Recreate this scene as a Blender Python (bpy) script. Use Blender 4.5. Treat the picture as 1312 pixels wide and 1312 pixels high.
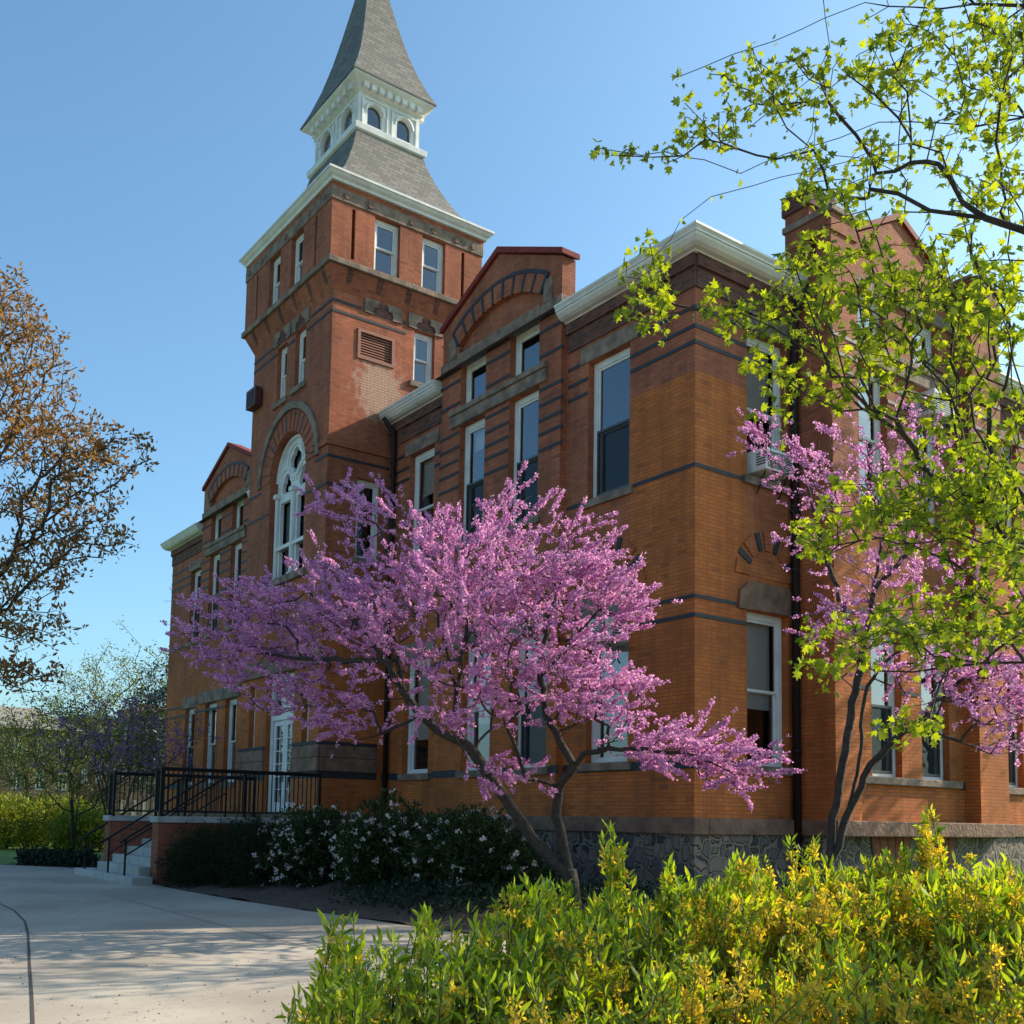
import bpy, bmesh, math, random
import numpy as np
from mathutils import Vector, Matrix
from mathutils.geometry import tessellate_polygon

random.seed(7); rng = np.random.default_rng(11)
for o in list(bpy.data.objects): bpy.data.objects.remove(o)
scene = bpy.context.scene
COL = scene.collection

# ------------------------------------------------------------------ camera
F, YAW, PITCH, ROLL, CY = 1356.41, 2.50587, .0874486, -.0171643, 931.762
CAM = np.array([12.92, -13.49, 1.65])
def _basis():
    c, s = math.cos(YAW), math.sin(YAW)
    f = np.array([c*math.cos(PITCH), s*math.cos(PITCH), math.sin(PITCH)])
    r = np.array([s, -c, 0.]); d = np.cross(f, r)
    a, b = math.cos(ROLL), math.sin(ROLL)
    return a*r+b*d, -b*r+a*d, f
CR, CD, CF = _basis()
cam = bpy.data.cameras.new("camera"); cam_o = bpy.data.objects.new("camera", cam); COL.objects.link(cam_o)
cam.sensor_width = 36; cam.sensor_fit = 'HORIZONTAL'
cam.lens = F/1312*36; cam.shift_y = (CY-656)/1312; cam.clip_end = 2000; cam.clip_start = .05
m = Matrix.Identity(4)
for i in range(3):
    m[i][0] = CR[i]; m[i][1] = -CD[i]; m[i][2] = -CF[i]; m[i][3] = CAM[i]
cam_o.matrix_world = m
scene.camera = cam_o
scene.render.resolution_x = scene.render.resolution_y = 1024

def ray(x, y): return CR*((x-656)/F) + CD*((y-CY)/F) + CF
def at(x, y, d):                       # point seen at photo pixel x, y at horizontal distance d
    r = ray(x, y); return CAM + r/math.hypot(r[0], r[1])*d

# ------------------------------------------------------------------ light
SUN = Vector((.25, 1.0, .66)).normalized()
EL = math.asin(SUN.z); AZ = math.atan2(SUN.x, SUN.y)
w = bpy.data.worlds.new("World"); scene.world = w; w.use_nodes = True
nt = w.node_tree
sky = nt.nodes.new('ShaderNodeTexSky'); sky.sky_type = 'NISHITA'; sky.sun_disc = False
sky.sun_elevation = EL; sky.sun_rotation = AZ
sky.air_density = 1.0; sky.dust_density = 2.0; sky.ozone_density = 2.0; sky.altitude = 0
bg = nt.nodes['Background']; bg.inputs[1].default_value = .148
tint = nt.nodes.new('ShaderNodeMix'); tint.data_type = 'RGBA'; tint.blend_type = 'MULTIPLY'; tint.inputs[0].default_value = 1
tint.inputs[7].default_value = (.745, 1.01, 1.045, 1)          # spring air: a cleaner blue
nt.links.new(sky.outputs[0], tint.inputs[6]); nt.links.new(tint.outputs[2], bg.inputs[0])
sl = bpy.data.lights.new("sun", 'SUN'); sl.energy = 5.0; sl.angle = math.radians(.53); sl.color = (1, .86, .67)
so = bpy.data.objects.new("sun", sl); COL.objects.link(so)
so.rotation_euler = SUN.to_track_quat('Z', 'Y').to_euler(); so.location = (30, 60, 60)
scene.view_settings.view_transform = 'Standard'; scene.view_settings.look = 'None'
scene.view_settings.exposure = .66; scene.view_settings.gamma = 1
scene.render.engine = 'CYCLES'
scene.cycles.max_bounces = 8; scene.cycles.transparent_max_bounces = 12

# ------------------------------------------------------------------ materials
def new_mat(name):
    mt = bpy.data.materials.new(name); mt.use_nodes = True
    n = mt.node_tree.nodes; b = n['Principled BSDF']
    return mt, mt.node_tree, n, mt.node_tree.links, b
def N(t, kind, **kw):
    n = t.nodes.new(kind)
    for k, v in kw.items(): setattr(n, k, v)
    return n
def simple(name, col, rough=.6, metal=0, var=.12, scale=6, bump=0, bscale=40, spec=.5):
    mt, t, n, l, b = new_mat(name)
    tc = N(t, 'ShaderNodeTexCoord'); nz = N(t, 'ShaderNodeTexNoise'); nz.inputs['Scale'].default_value = scale; nz.inputs['Detail'].default_value = 6
    l.new(tc.outputs['Object'], nz.inputs['Vector'])
    mx = N(t, 'ShaderNodeMix', data_type='RGBA')
    c = np.array(col); mx.inputs[6].default_value = (*np.clip(c*(1-var), 0, 1), 1); mx.inputs[7].default_value = (*np.clip(c*(1+var), 0, 1), 1)
    mr = N(t, 'ShaderNodeMapRange'); mr.inputs[1].default_value = .3; mr.inputs[2].default_value = .7
    l.new(nz.outputs[0], mr.inputs[0]); l.new(mr.outputs[0], mx.inputs[0]); l.new(mx.outputs[2], b.inputs['Base Color'])
    b.inputs['Roughness'].default_value = rough; b.inputs['Metallic'].default_value = metal
    b.inputs['Specular IOR Level'].default_value = spec
    if bump:
        n2 = N(t, 'ShaderNodeTexNoise'); n2.inputs['Scale'].default_value = bscale; n2.inputs['Detail'].default_value = 8
        l.new(tc.outputs['Object'], n2.inputs['Vector'])
        bp = N(t, 'ShaderNodeBump'); bp.inputs['Strength'].default_value = bump; bp.inputs['Distance'].default_value = .03
        l.new(n2.outputs[0], bp.inputs['Height']); l.new(bp.outputs[0], b.inputs['Normal'])
    return mt

def wall_uv(t, l):                     # metres along the wall / up the wall for any upright face
    g = N(t, 'ShaderNodeNewGeometry'); sp = N(t, 'ShaderNodeSeparateXYZ'); l.new(g.outputs['Position'], sp.inputs[0])
    sn = N(t, 'ShaderNodeSeparateXYZ'); l.new(g.outputs['True Normal'], sn.inputs[0])
    ab = N(t, 'ShaderNodeMath', operation='ABSOLUTE'); l.new(sn.outputs[0], ab.inputs[0])
    gt = N(t, 'ShaderNodeMath', operation='GREATER_THAN'); l.new(ab.outputs[0], gt.inputs[0]); gt.inputs[1].default_value = .6
    mx = N(t, 'ShaderNodeMix', data_type='FLOAT'); l.new(gt.outputs[0], mx.inputs[0]); l.new(sp.outputs[0], mx.inputs[2]); l.new(sp.outputs[1], mx.inputs[3])
    cb = N(t, 'ShaderNodeCombineXYZ'); l.new(mx.outputs[0], cb.inputs[0]); l.new(sp.outputs[2], cb.inputs[1])
    return g, sp, cb
def math_n(t, l, op, a, b=None, clamp=False):
    n = N(t, 'ShaderNodeMath', operation=op, use_clamp=clamp)
    for i, v in enumerate((a, b)):
        if v is None: continue
        if isinstance(v, (int, float)): n.inputs[i].default_value = v
        else: l.new(v, n.inputs[i])
    return n.outputs[0]
def mixc(t, l, fac, a, b):
    n = N(t, 'ShaderNodeMix', data_type='RGBA')
    for i, v in ((0, fac), (6, a), (7, b)):
        if isinstance(v, (int, float)): n.inputs[i].default_value = v
        elif isinstance(v, tuple): n.inputs[i].default_value = (*v, 1)
        else: l.new(v, n.inputs[i])
    return n.outputs[2]

def brick_mat(name, lowA, lowB, hiA, hiB, zones=True):
    mt, t, n, l, b = new_mat(name)
    g, sp, uv = wall_uv(t, l)
    wob = N(t, 'ShaderNodeTexNoise'); wob.inputs['Scale'].default_value = 3.5; l.new(g.outputs['Position'], wob.inputs['Vector'])
    br = N(t, 'ShaderNodeTexBrick'); l.new(uv.outputs[0], br.inputs['Vector'])
    br.inputs['Scale'].default_value = 1; br.inputs['Brick Width'].default_value = .215; br.inputs['Row Height'].default_value = .0725
    br.inputs['Mortar Size'].default_value = .0075; br.inputs['Mortar Smooth'].default_value = .2; br.inputs['Bias'].default_value = 0
    br.inputs['Color1'].default_value = (0, 0, 0, 1); br.inputs['Color2'].default_value = (1, 1, 1, 1); br.inputs['Mortar'].default_value = (.5, .5, .5, 1)
    lo = mixc(t, l, br.outputs['Color'], lowA, lowB); hi = mixc(t, l, br.outputs['Color'], hiA, hiB)
    z = math_n(t, l, 'ADD', sp.outputs[2], math_n(t, l, 'MULTIPLY', math_n(t, l, 'SUBTRACT', wob.outputs[0], .5), 2.2))
    mr = N(t, 'ShaderNodeMapRange'); mr.inputs[1].default_value = 5.5; mr.inputs[2].default_value = 8.6; l.new(z, mr.inputs[0])
    fac = mr.outputs[0]
    if zones:      # newer orange brickwork round the corner
        a = math_n(t, l, 'GREATER_THAN', sp.outputs[0], -1.70); c = math_n(t, l, 'LESS_THAN', sp.outputs[2], 9.77); d = math_n(t, l, 'LESS_THAN', sp.outputs[1], 1.37)
        k = math_n(t, l, 'MULTIPLY', math_n(t, l, 'MULTIPLY', a, c), d)
        fac = math_n(t, l, 'MULTIPLY', fac, math_n(t, l, 'SUBTRACT', 1, k))
    colr = mixc(t, l, fac, lo, hi)
    # dirt and weathering at two sizes, a few burnt dark bricks
    n1 = N(t, 'ShaderNodeTexNoise'); n1.inputs['Scale'].default_value = .7; n1.inputs['Detail'].default_value = 7; l.new(g.outputs['Position'], n1.inputs['Vector'])
    m1 = N(t, 'ShaderNodeMapRange'); m1.inputs[1].default_value = .35; m1.inputs[2].default_value = .7; m1.inputs[3].default_value = 1.12; m1.inputs[4].default_value = .72; l.new(n1.outputs[0], m1.inputs[0])
    vv = N(t, 'ShaderNodeVectorMath', operation='SCALE'); l.new(colr, vv.inputs[0]); l.new(m1.outputs[0], vv.inputs['Scale'])
    st = N(t, 'ShaderNodeVectorMath', operation='MULTIPLY'); l.new(g.outputs['Position'], st.inputs[0]); st.inputs[1].default_value = (1.6, 1.6, .16)
    n5 = N(t, 'ShaderNodeTexNoise'); n5.inputs['Scale'].default_value = 1.6; n5.inputs['Detail'].default_value = 8; n5.inputs['Roughness'].default_value = .7; l.new(st.outputs[0], n5.inputs['Vector'])
    m5 = N(t, 'ShaderNodeMapRange'); m5.inputs[1].default_value = .42; m5.inputs[2].default_value = .72; m5.inputs[3].default_value = 1.08; m5.inputs[4].default_value = .62; l.new(n5.outputs[0], m5.inputs[0])
    v5 = N(t, 'ShaderNodeVectorMath', operation='SCALE'); l.new(vv.outputs[0], v5.inputs[0]); l.new(m5.outputs[0], v5.inputs['Scale']); vv = v5
    wv = N(t, 'ShaderNodeTexWhiteNoise', noise_dimensions='2D')
    fl = N(t, 'ShaderNodeVectorMath', operation='SNAP'); l.new(uv.outputs[0], fl.inputs[0]); fl.inputs[1].default_value = (.215, .0725, 1); l.new(fl.outputs[0], wv.inputs['Vector'])
    dk = math_n(t, l, 'GREATER_THAN', wv.outputs['Value'], .965)
    colr = mixc(t, l, math_n(t, l, 'MULTIPLY', dk, .33), vv.outputs[0], (.05, .025, .02))
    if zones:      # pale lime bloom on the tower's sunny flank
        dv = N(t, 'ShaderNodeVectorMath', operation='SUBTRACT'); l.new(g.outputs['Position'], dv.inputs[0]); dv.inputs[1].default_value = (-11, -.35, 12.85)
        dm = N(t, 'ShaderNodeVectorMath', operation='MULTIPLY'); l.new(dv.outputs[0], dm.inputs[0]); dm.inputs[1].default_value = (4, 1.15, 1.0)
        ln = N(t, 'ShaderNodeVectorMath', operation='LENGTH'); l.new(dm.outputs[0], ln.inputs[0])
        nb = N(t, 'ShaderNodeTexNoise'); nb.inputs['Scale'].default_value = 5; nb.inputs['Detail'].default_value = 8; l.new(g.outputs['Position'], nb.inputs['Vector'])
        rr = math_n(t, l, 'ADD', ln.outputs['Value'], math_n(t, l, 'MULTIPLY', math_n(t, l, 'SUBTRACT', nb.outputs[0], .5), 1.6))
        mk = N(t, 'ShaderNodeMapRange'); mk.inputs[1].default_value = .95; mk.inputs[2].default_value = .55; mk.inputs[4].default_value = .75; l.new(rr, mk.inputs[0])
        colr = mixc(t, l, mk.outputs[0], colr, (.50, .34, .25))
    colr = mixc(t, l, math_n(t, l, 'MULTIPLY', br.outputs['Fac'], .75), colr, (.17, .10, .07))
    l.new(colr, b.inputs['Base Color']); b.inputs['Roughness'].default_value = .85; b.inputs['Specular IOR Level'].default_value = .25
    bp = N(t, 'ShaderNodeBump'); bp.inputs['Strength'].default_value = .7; bp.inputs['Distance'].default_value = .012
    hh = math_n(t, l, 'ADD', math_n(t, l, 'SUBTRACT', 1, br.outputs['Fac']), math_n(t, l, 'MULTIPLY', n1.outputs[0], .8))
    l.new(hh, bp.inputs['Height']); l.new(bp.outputs[0], b.inputs['Normal'])
    return mt

def rubble_mat():
    mt, t, n, l, b = new_mat('fieldstone')
    g, sp, uv = wall_uv(t, l)
    dn = N(t, 'ShaderNodeTexNoise'); dn.inputs['Scale'].default_value = 4; dn.inputs['Detail'].default_value = 3; l.new(uv.outputs[0], dn.inputs['Vector'])
    ds = N(t, 'ShaderNodeVectorMath', operation='SCALE'); l.new(dn.outputs['Color'], ds.inputs[0]); ds.inputs['Scale'].default_value = .22
    da = N(t, 'ShaderNodeVectorMath', operation='ADD'); l.new(uv.outputs[0], da.inputs[0]); l.new(ds.outputs[0], da.inputs[1]); uv = da
    vo = N(t, 'ShaderNodeTexVoronoi', feature='DISTANCE_TO_EDGE'); vo.inputs['Scale'].default_value = 4.4; l.new(uv.outputs[0], vo.inputs['Vector'])
    v2 = N(t, 'ShaderNodeTexVoronoi'); v2.inputs['Scale'].default_value = 4.4; l.new(uv.outputs[0], v2.inputs['Vector'])
    cr = N(t, 'ShaderNodeValToRGB'); cr.color_ramp.elements[0].color = (.03, .03, .034, 1); cr.color_ramp.elements[1].color = (.22, .165, .12, 1)
    e = cr.color_ramp.elements.new(.45); e.color = (.095, .085, .08, 1)
    sx = N(t, 'ShaderNodeSeparateXYZ'); l.new(v2.outputs['Color'], sx.inputs[0]); l.new(sx.outputs[0], cr.inputs[0])
    mr = N(t, 'ShaderNodeMapRange'); mr.inputs[1].default_value = .07; mr.inputs[2].default_value = .15; l.new(vo.outputs[0], mr.inputs[0])
    l.new(mixc(t, l, mr.outputs[0], (.18, .145, .105), cr.outputs[0]), b.inputs['Base Color'])
    b.inputs['Roughness'].default_value = .8
    bp = N(t, 'ShaderNodeBump'); bp.inputs['Distance'].default_value = .12; bp.inputs['Strength'].default_value = 1; l.new(mr.outputs[0], bp.inputs['Height']); l.new(bp.outputs[0], b.inputs['Normal'])
    return mt

def slate_mat():
    mt, t, n, l, b = new_mat('roof_shingle')
    g = N(t, 'ShaderNodeNewGeometry'); sp = N(t, 'ShaderNodeSeparateXYZ'); l.new(g.outputs['Position'], sp.inputs[0])
    sm = math_n(t, l, 'ADD', sp.outputs[0], sp.outputs[1]); cb = N(t, 'ShaderNodeCombineXYZ'); l.new(sm, cb.inputs[0]); l.new(sp.outputs[2], cb.inputs[1])
    br = N(t, 'ShaderNodeTexBrick'); l.new(cb.outputs[0], br.inputs['Vector'])
    br.inputs['Scale'].default_value = 1; br.inputs['Brick Width'].default_value = .3; br.inputs['Row Height'].default_value = .14; br.inputs['Mortar Size'].default_value = .012
    br.inputs['Color1'].default_value = (.085, .08, .07, 1); br.inputs['Color2'].default_value = (.20, .185, .16, 1); br.inputs['Mortar'].default_value = (.035, .035, .035, 1)
    nz = N(t, 'ShaderNodeTexNoise'); nz.inputs['Scale'].default_value = 5; nz.inputs['Detail'].default_value = 8; l.new(g.outputs['Position'], nz.inputs['Vector'])
    l.new(mixc(t, l, math_n(t, l, 'MULTIPLY', nz.outputs[0], .7), br.outputs['Color'], (.13, .125, .115)), b.inputs['Base Color'])
    b.inputs['Roughness'].default_value = .75
    bp = N(t, 'ShaderNodeBump'); bp.inputs['Distance'].default_value = .03; bp.inputs['Strength'].default_value = .8; l.new(br.outputs['Color'], bp.inputs['Height']); l.new(bp.outputs[0], b.inputs['Normal'])
    return mt

def glass_mat(tint=.75, boost=1.6):
    mt = bpy.data.materials.new('window_glass'); mt.use_nodes = True; t = mt.node_tree; l = t.links; t.nodes.clear()
    out = N(t, 'ShaderNodeOutputMaterial'); tr = N(t, 'ShaderNodeBsdfTransparent'); tr.inputs[0].default_value = (tint, tint, tint*1.02, 1)
    gl = N(t, 'ShaderNodeBsdfGlossy'); gl.inputs['Roughness'].default_value = .02; gl.inputs[0].default_value = (.92, .95, 1, 1)
    fr = N(t, 'ShaderNodeFresnel'); fr.inputs[0].default_value = 1.55
    tc = N(t, 'ShaderNodeTexCoord'); nz = N(t, 'ShaderNodeTexNoise'); nz.inputs['Scale'].default_value = 1.3; l.new(tc.outputs['Object'], nz.inputs['Vector'])
    bp = N(t, 'ShaderNodeBump'); bp.inputs['Distance'].default_value = .02; bp.inputs['Strength'].default_value = .25; l.new(nz.outputs[0], bp.inputs['Height']); l.new(bp.outputs[0], gl.inputs['Normal'])
    f = math_n(t, l, 'MULTIPLY', fr.outputs[0], boost, True); f2 = math_n(t, l, 'ADD', f, .06, True)
    ms = N(t, 'ShaderNodeMixShader'); l.new(f2, ms.inputs[0]); l.new(tr.outputs[0], ms.inputs[1]); l.new(gl.outputs[0], ms.inputs[2]); l.new(ms.outputs[0], out.inputs[0])
    return mt

def leaf_mat(name, a, b_, trans=.45, rough=.5, gloss=.06):
    mt = bpy.data.materials.new(name); mt.use_nodes = True; t = mt.node_tree; l = t.links; t.nodes.clear()
    out = N(t, 'ShaderNodeOutputMaterial'); g = N(t, 'ShaderNodeNewGeometry')
    c = mixc(t, l, g.outputs['Random Per Island'], a, b_)
    df = N(t, 'ShaderNodeBsdfDiffuse'); tl = N(t, 'ShaderNodeBsdfTranslucent'); l.new(c, df.inputs[0])
    hs = N(t, 'ShaderNodeHueSaturation'); hs.inputs['Saturation'].default_value = 1.1; hs.inputs['Value'].default_value = 1.25; l.new(c, hs.inputs['Color']); l.new(hs.outputs[0], tl.inputs[0])
    ms = N(t, 'ShaderNodeMixShader'); ms.inputs[0].default_value = trans; l.new(df.outputs[0], ms.inputs[1]); l.new(tl.outputs[0], ms.inputs[2])
    gl = N(t, 'ShaderNodeBsdfGlossy'); gl.inputs['Roughness'].default_value = rough
    m2 = N(t, 'ShaderNodeMixShader'); m2.inputs[0].default_value = gloss; l.new(ms.outputs[0], m2.inputs[1]); l.new(gl.outputs[0], m2.inputs[2]); l.new(m2.outputs[0], out.inputs[0])
    return mt

def concrete_mat():
    mt, t, n, l, b = new_mat('path_concrete')
    g = N(t, 'ShaderNodeNewGeometry')
    n1 = N(t, 'ShaderNodeTexNoise'); n1.inputs['Scale'].default_value = .5; n1.inputs['Detail'].default_value = 9; l.new(g.outputs['Position'], n1.inputs['Vector'])
    n2 = N(t, 'ShaderNodeTexNoise'); n2.inputs['Scale'].default_value = 60; n2.inputs['Detail'].default_value = 4; l.new(g.outputs['Position'], n2.inputs['Vector'])
    n3 = N(t, 'ShaderNodeTexNoise'); n3.inputs['Scale'].default_value = 9; n3.inputs['Detail'].default_value = 6; l.new(g.outputs['Position'], n3.inputs['Vector'])
    r1 = N(t, 'ShaderNodeMapRange'); r1.inputs[1].default_value = .35; r1.inputs[2].default_value = .65; l.new(n1.outputs[0], r1.inputs[0])
    c = mixc(t, l, r1.outputs[0], (.31, .265, .215), (.44, .385, .315))
    r2 = N(t, 'ShaderNodeMapRange'); r2.inputs[1].default_value = .56; r2.inputs[2].default_value = .75; r2.inputs[4].default_value = .45; l.new(n3.outputs[0], r2.inputs[0])
    c = mixc(t, l, r2.outputs[0], c, (.25, .22, .19))
    r3 = N(t, 'ShaderNodeMapRange'); r3.inputs[1].default_value = .6; r3.inputs[2].default_value = .75; r3.inputs[4].default_value = .5; l.new(n2.outputs[0], r3.inputs[0])
    c = mixc(t, l, r3.outputs[0], c, (.22, .19, .165))
    vc = N(t, 'ShaderNodeTexVoronoi', feature='DISTANCE_TO_EDGE'); vc.inputs['Scale'].default_value = .23
    wn = N(t, 'ShaderNodeVectorMath', operation='SCALE'); l.new(n3.outputs['Color'], wn.inputs[0]); wn.inputs['Scale'].default_value = .5
    wa = N(t, 'ShaderNodeVectorMath', operation='ADD'); l.new(g.outputs['Position'], wa.inputs[0]); l.new(wn.outputs[0], wa.inputs[1]); l.new(wa.outputs[0], vc.inputs['Vector'])
    ck = N(t, 'ShaderNodeMapRange'); ck.inputs[1].default_value = .0009; ck.inputs[2].default_value = .0022; ck.inputs[3].default_value = .55; ck.inputs[4].default_value = 0; l.new(vc.outputs[0], ck.inputs[0])
    c = mixc(t, l, ck.outputs[0], c, (.10, .085, .07))
    l.new(c, b.inputs['Base Color']); b.inputs['Roughness'].default_value = .85; b.inputs['Specular IOR Level'].default_value = .3
    bp = N(t, 'ShaderNodeBump'); bp.inputs['Distance'].default_value = .006; bp.inputs['Strength'].default_value = .6; l.new(n2.outputs[0], bp.inputs['Height']); l.new(bp.outputs[0], b.inputs['Normal'])
    return mt

M = {}
M['brick'] = brick_mat('brickwork', (.55, .155, .032), (.45, .12, .026), (.41, .125, .062), (.31, .09, .046))
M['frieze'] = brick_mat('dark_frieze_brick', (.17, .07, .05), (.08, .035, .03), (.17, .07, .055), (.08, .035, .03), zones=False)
M['newbrick'] = brick_mat('porch_brick', (.33, .10, .05), (.24, .07, .04), (.33, .10, .05), (.24, .07, .04), zones=False)
M['band'] = simple('glazed_band_brick', (.03, .033, .04), .6, var=.3, scale=20, spec=.25)
M['stone'] = simple('weathered_sandstone', (.20, .14, .105), .9, var=.45, scale=3.5, bump=.6, bscale=18)
M['brownstone'] = simple('rough_brownstone', (.19, .105, .068), .9, var=.35, scale=4, bump=.9, bscale=12)
M['rubble'] = rubble_mat()
M['white'] = simple('white_paint', (.64, .635, .61), .5, var=.13, scale=2.3, bump=.15, bscale=30)
M['darkframe'] = simple('dark_storm_sash', (.03, .033, .036), .4, var=.2)
M['glass'] = glass_mat()
M['blind'] = simple('window_blind', (.62, .60, .55), .8, var=.06)
M['room'] = simple('dim_room', (.03, .03, .03), .9)
M['slate'] = slate_mat()
M['coping'] = simple('red_metal_coping', (.20, .035, .03), .75, var=.2, spec=.2)
M['iron'] = simple('black_iron', (.010, .010, .010), .55, var=.2, spec=.2)
M['copper'] = simple('dark_downspout', (.022, .014, .013), .6, var=.2, spec=.2)
M['concrete'] = concrete_mat()
M['cut_concrete'] = simple('step_concrete', (.36, .35, .33), .85, var=.18, scale=3, bump=.3)
M['joint'] = simple('path_joint', (.05, .04, .035), .9)
M['mulch'] = simple('bark_mulch', (.075, .045, .03), .95, var=.5, scale=12, bump=1, bscale=25)
M['grass'] = simple('lawn_grass', (.10, .17, .02), .9, var=.35, scale=2.5, bump=.5, bscale=60)
M['bark'] = simple('dark_bark', (.038, .029, .022), .9, var=.45, scale=14, bump=1, bscale=22)
M['bark2'] = simple('grey_bark', (.09, .07, .05), .9, var=.45, scale=14, bump=1, bscale=22)
M['box'] = simple('maroon_metal', (.075, .02, .025), .5)
M['petal'] = leaf_mat('redbud_petal', (.92, .55, .73), (.44, .16, .44), .45, gloss=.015)
M['mleaf'] = leaf_mat('young_maple_leaf', (.41, .45, .045), (.09, .15, .02), .56, rough=.6, gloss=.02)
M['bleaf'] = leaf_mat('bronze_bud_leaf', (.37, .20, .06), (.17, .09, .035), .42, gloss=.02)
M['fleaf'] = leaf_mat('forsythia_leaf', (.44, .50, .05), (.12, .21, .02), .6, rough=.55, gloss=.035)
M['fflower'] = leaf_mat('forsythia_flower', (.82, .62, .10), (.60, .42, .06), .5, gloss=.01)
M['sleaf'] = leaf_mat('dark_shrub_leaf', (.048, .078, .018), (.02, .038, .011), .28, rough=.6, gloss=.025)
M['yleaf'] = leaf_mat('yew_needle', (.028, .042, .016), (.014, .022, .01), .1, rough=.7, gloss=.015)
M['wflower'] = leaf_mat('white_blossom', (.78, .70, .66), (.72, .56, .54), .3, gloss=.02)
M['gleaf'] = leaf_mat('spring_green_leaf', (.27, .29, .04), (.13, .16, .03), .45, gloss=.02)
M['yleaf2'] = leaf_mat('yellow_green_leaf', (.30, .31, .04), (.10, .14, .02), .45, gloss=.02)
M['cleaf'] = leaf_mat('conifer_needle', (.02, .05, .035), (.012, .03, .022), .1)
M['ivy'] = leaf_mat('ivy_leaf', (.03, .05, .025), (.012, .024, .014), .15, rough=.7, gloss=.015)
M['pfar'] = leaf_mat('purple_blossom', (.34, .20, .34), (.18, .11, .20), .38, gloss=.01)
M['gleaf2'] = leaf_mat('olive_spring_leaf', (.24, .25, .06), (.10, .11, .03), .45, gloss=.02)
M['litter'] = leaf_mat('dry_litter', (.20, .13, .07), (.10, .06, .035), .1, gloss=.01)
M['farglass'] = simple('dark_far_glass', (.03, .04, .05), .15)
M['tan'] = simple('tan_brick', (.20, .14, .10), .9, var=.2)
M['farbrick'] = simple('far_brick', (.14, .085, .065), .9, var=.25, scale=1.5)
M['farstone'] = simple('far_pale_roof', (.23, .21, .19), .9, var=.1)
M['patina'] = simple('green_patina_roof', (.05, .13, .10), .7)

# ------------------------------------------------------------------ mesh helpers
class MB:
    def __init__(s): s.v = []; s.f = []
    def add(s, vs, fs):
        k = len(s.v); s.v += [tuple(map(float, p)) for p in vs]; s.f += [tuple(i+k for i in q) for q in fs]
    def box(s, x0, x1, y0, y1, z0, z1):
        s.add([(x0,y0,z0),(x1,y0,z0),(x1,y1,z0),(x0,y1,z0),(x0,y0,z1),(x1,y0,z1),(x1,y1,z1),(x0,y1,z1)],
              [(0,3,2,1),(4,5,6,7),(0,1,5,4),(1,2,6,5),(2,3,7,6),(3,0,4,7)])
    def tube(s, pts, rad, n=6, cap=True):
        pts = [Vector(p) for p in pts]
        if not hasattr(rad, '__len__'): rad = [rad]*len(pts)
        ring = []; up = None
        for i, p in enumerate(pts):
            d = (pts[min(i+1, len(pts)-1)]-pts[max(i-1, 0)])
            if d.length < 1e-9: d = Vector((0,0,1))
            d.normalize()
            if up is None: up = d.orthogonal().normalized()
            up = (up-d*up.dot(d))
            if up.length < 1e-6: up = d.orthogonal()
            up.normalize(); sd = d.cross(up)
            ring.append([p+(up*math.cos(a)+sd*math.sin(a))*rad[i] for a in (2*math.pi*j/n for j in range(n))])
        k = len(s.v)
        for r in ring: s.v += [tuple(q) for q in r]
        for i in range(len(ring)-1):
            for j in range(n):
                a = k+i*n+j; b = k+i*n+(j+1) % n; s.f.append((a, b, b+n, a+n))
        if cap:
            s.f.append(tuple(k+j for j in reversed(range(n)))); e = k+(len(ring)-1)*n; s.f.append(tuple(e+j for j in range(n)))
    def split(s, name, mat, parent=None, bevel=0):   # every loose piece becomes a part of its own
        up = list(range(len(s.v)))
        def fd(i):
            while up[i] != i: up[i] = up[up[i]]; i = up[i]
            return i
        for f in s.f:
            for q in f[1:]: up[fd(q)] = fd(f[0])
        gr = {}
        for f in s.f: gr.setdefault(fd(f[0]), []).append(f)
        for fs in gr.values():
            ids = sorted({i for f in fs for i in f}); mp_ = {i: k for k, i in enumerate(ids)}
            b = MB(); b.v = [s.v[i] for i in ids]; b.f = [tuple(mp_[i] for i in f) for f in fs]; b.build(name, mat, parent, bevel=bevel)
    def build(s, name, mat, parent=None, smooth=False, bevel=0):
        me = bpy.data.meshes.new(name); me.from_pydata(s.v, [], s.f); me.update()
        if smooth: me.polygons.foreach_set('use_smooth', [True]*len(me.polygons))
        me.materials.append(mat)
        o = bpy.data.objects.new(name, me); COL.objects.link(o)
        if parent is not None: o.parent = parent
        if bevel:
            bv = o.modifiers.new('bevel', 'BEVEL'); bv.width = bevel; bv.segments = 2; bv.limit_method = 'ANGLE'
        return o
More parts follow.
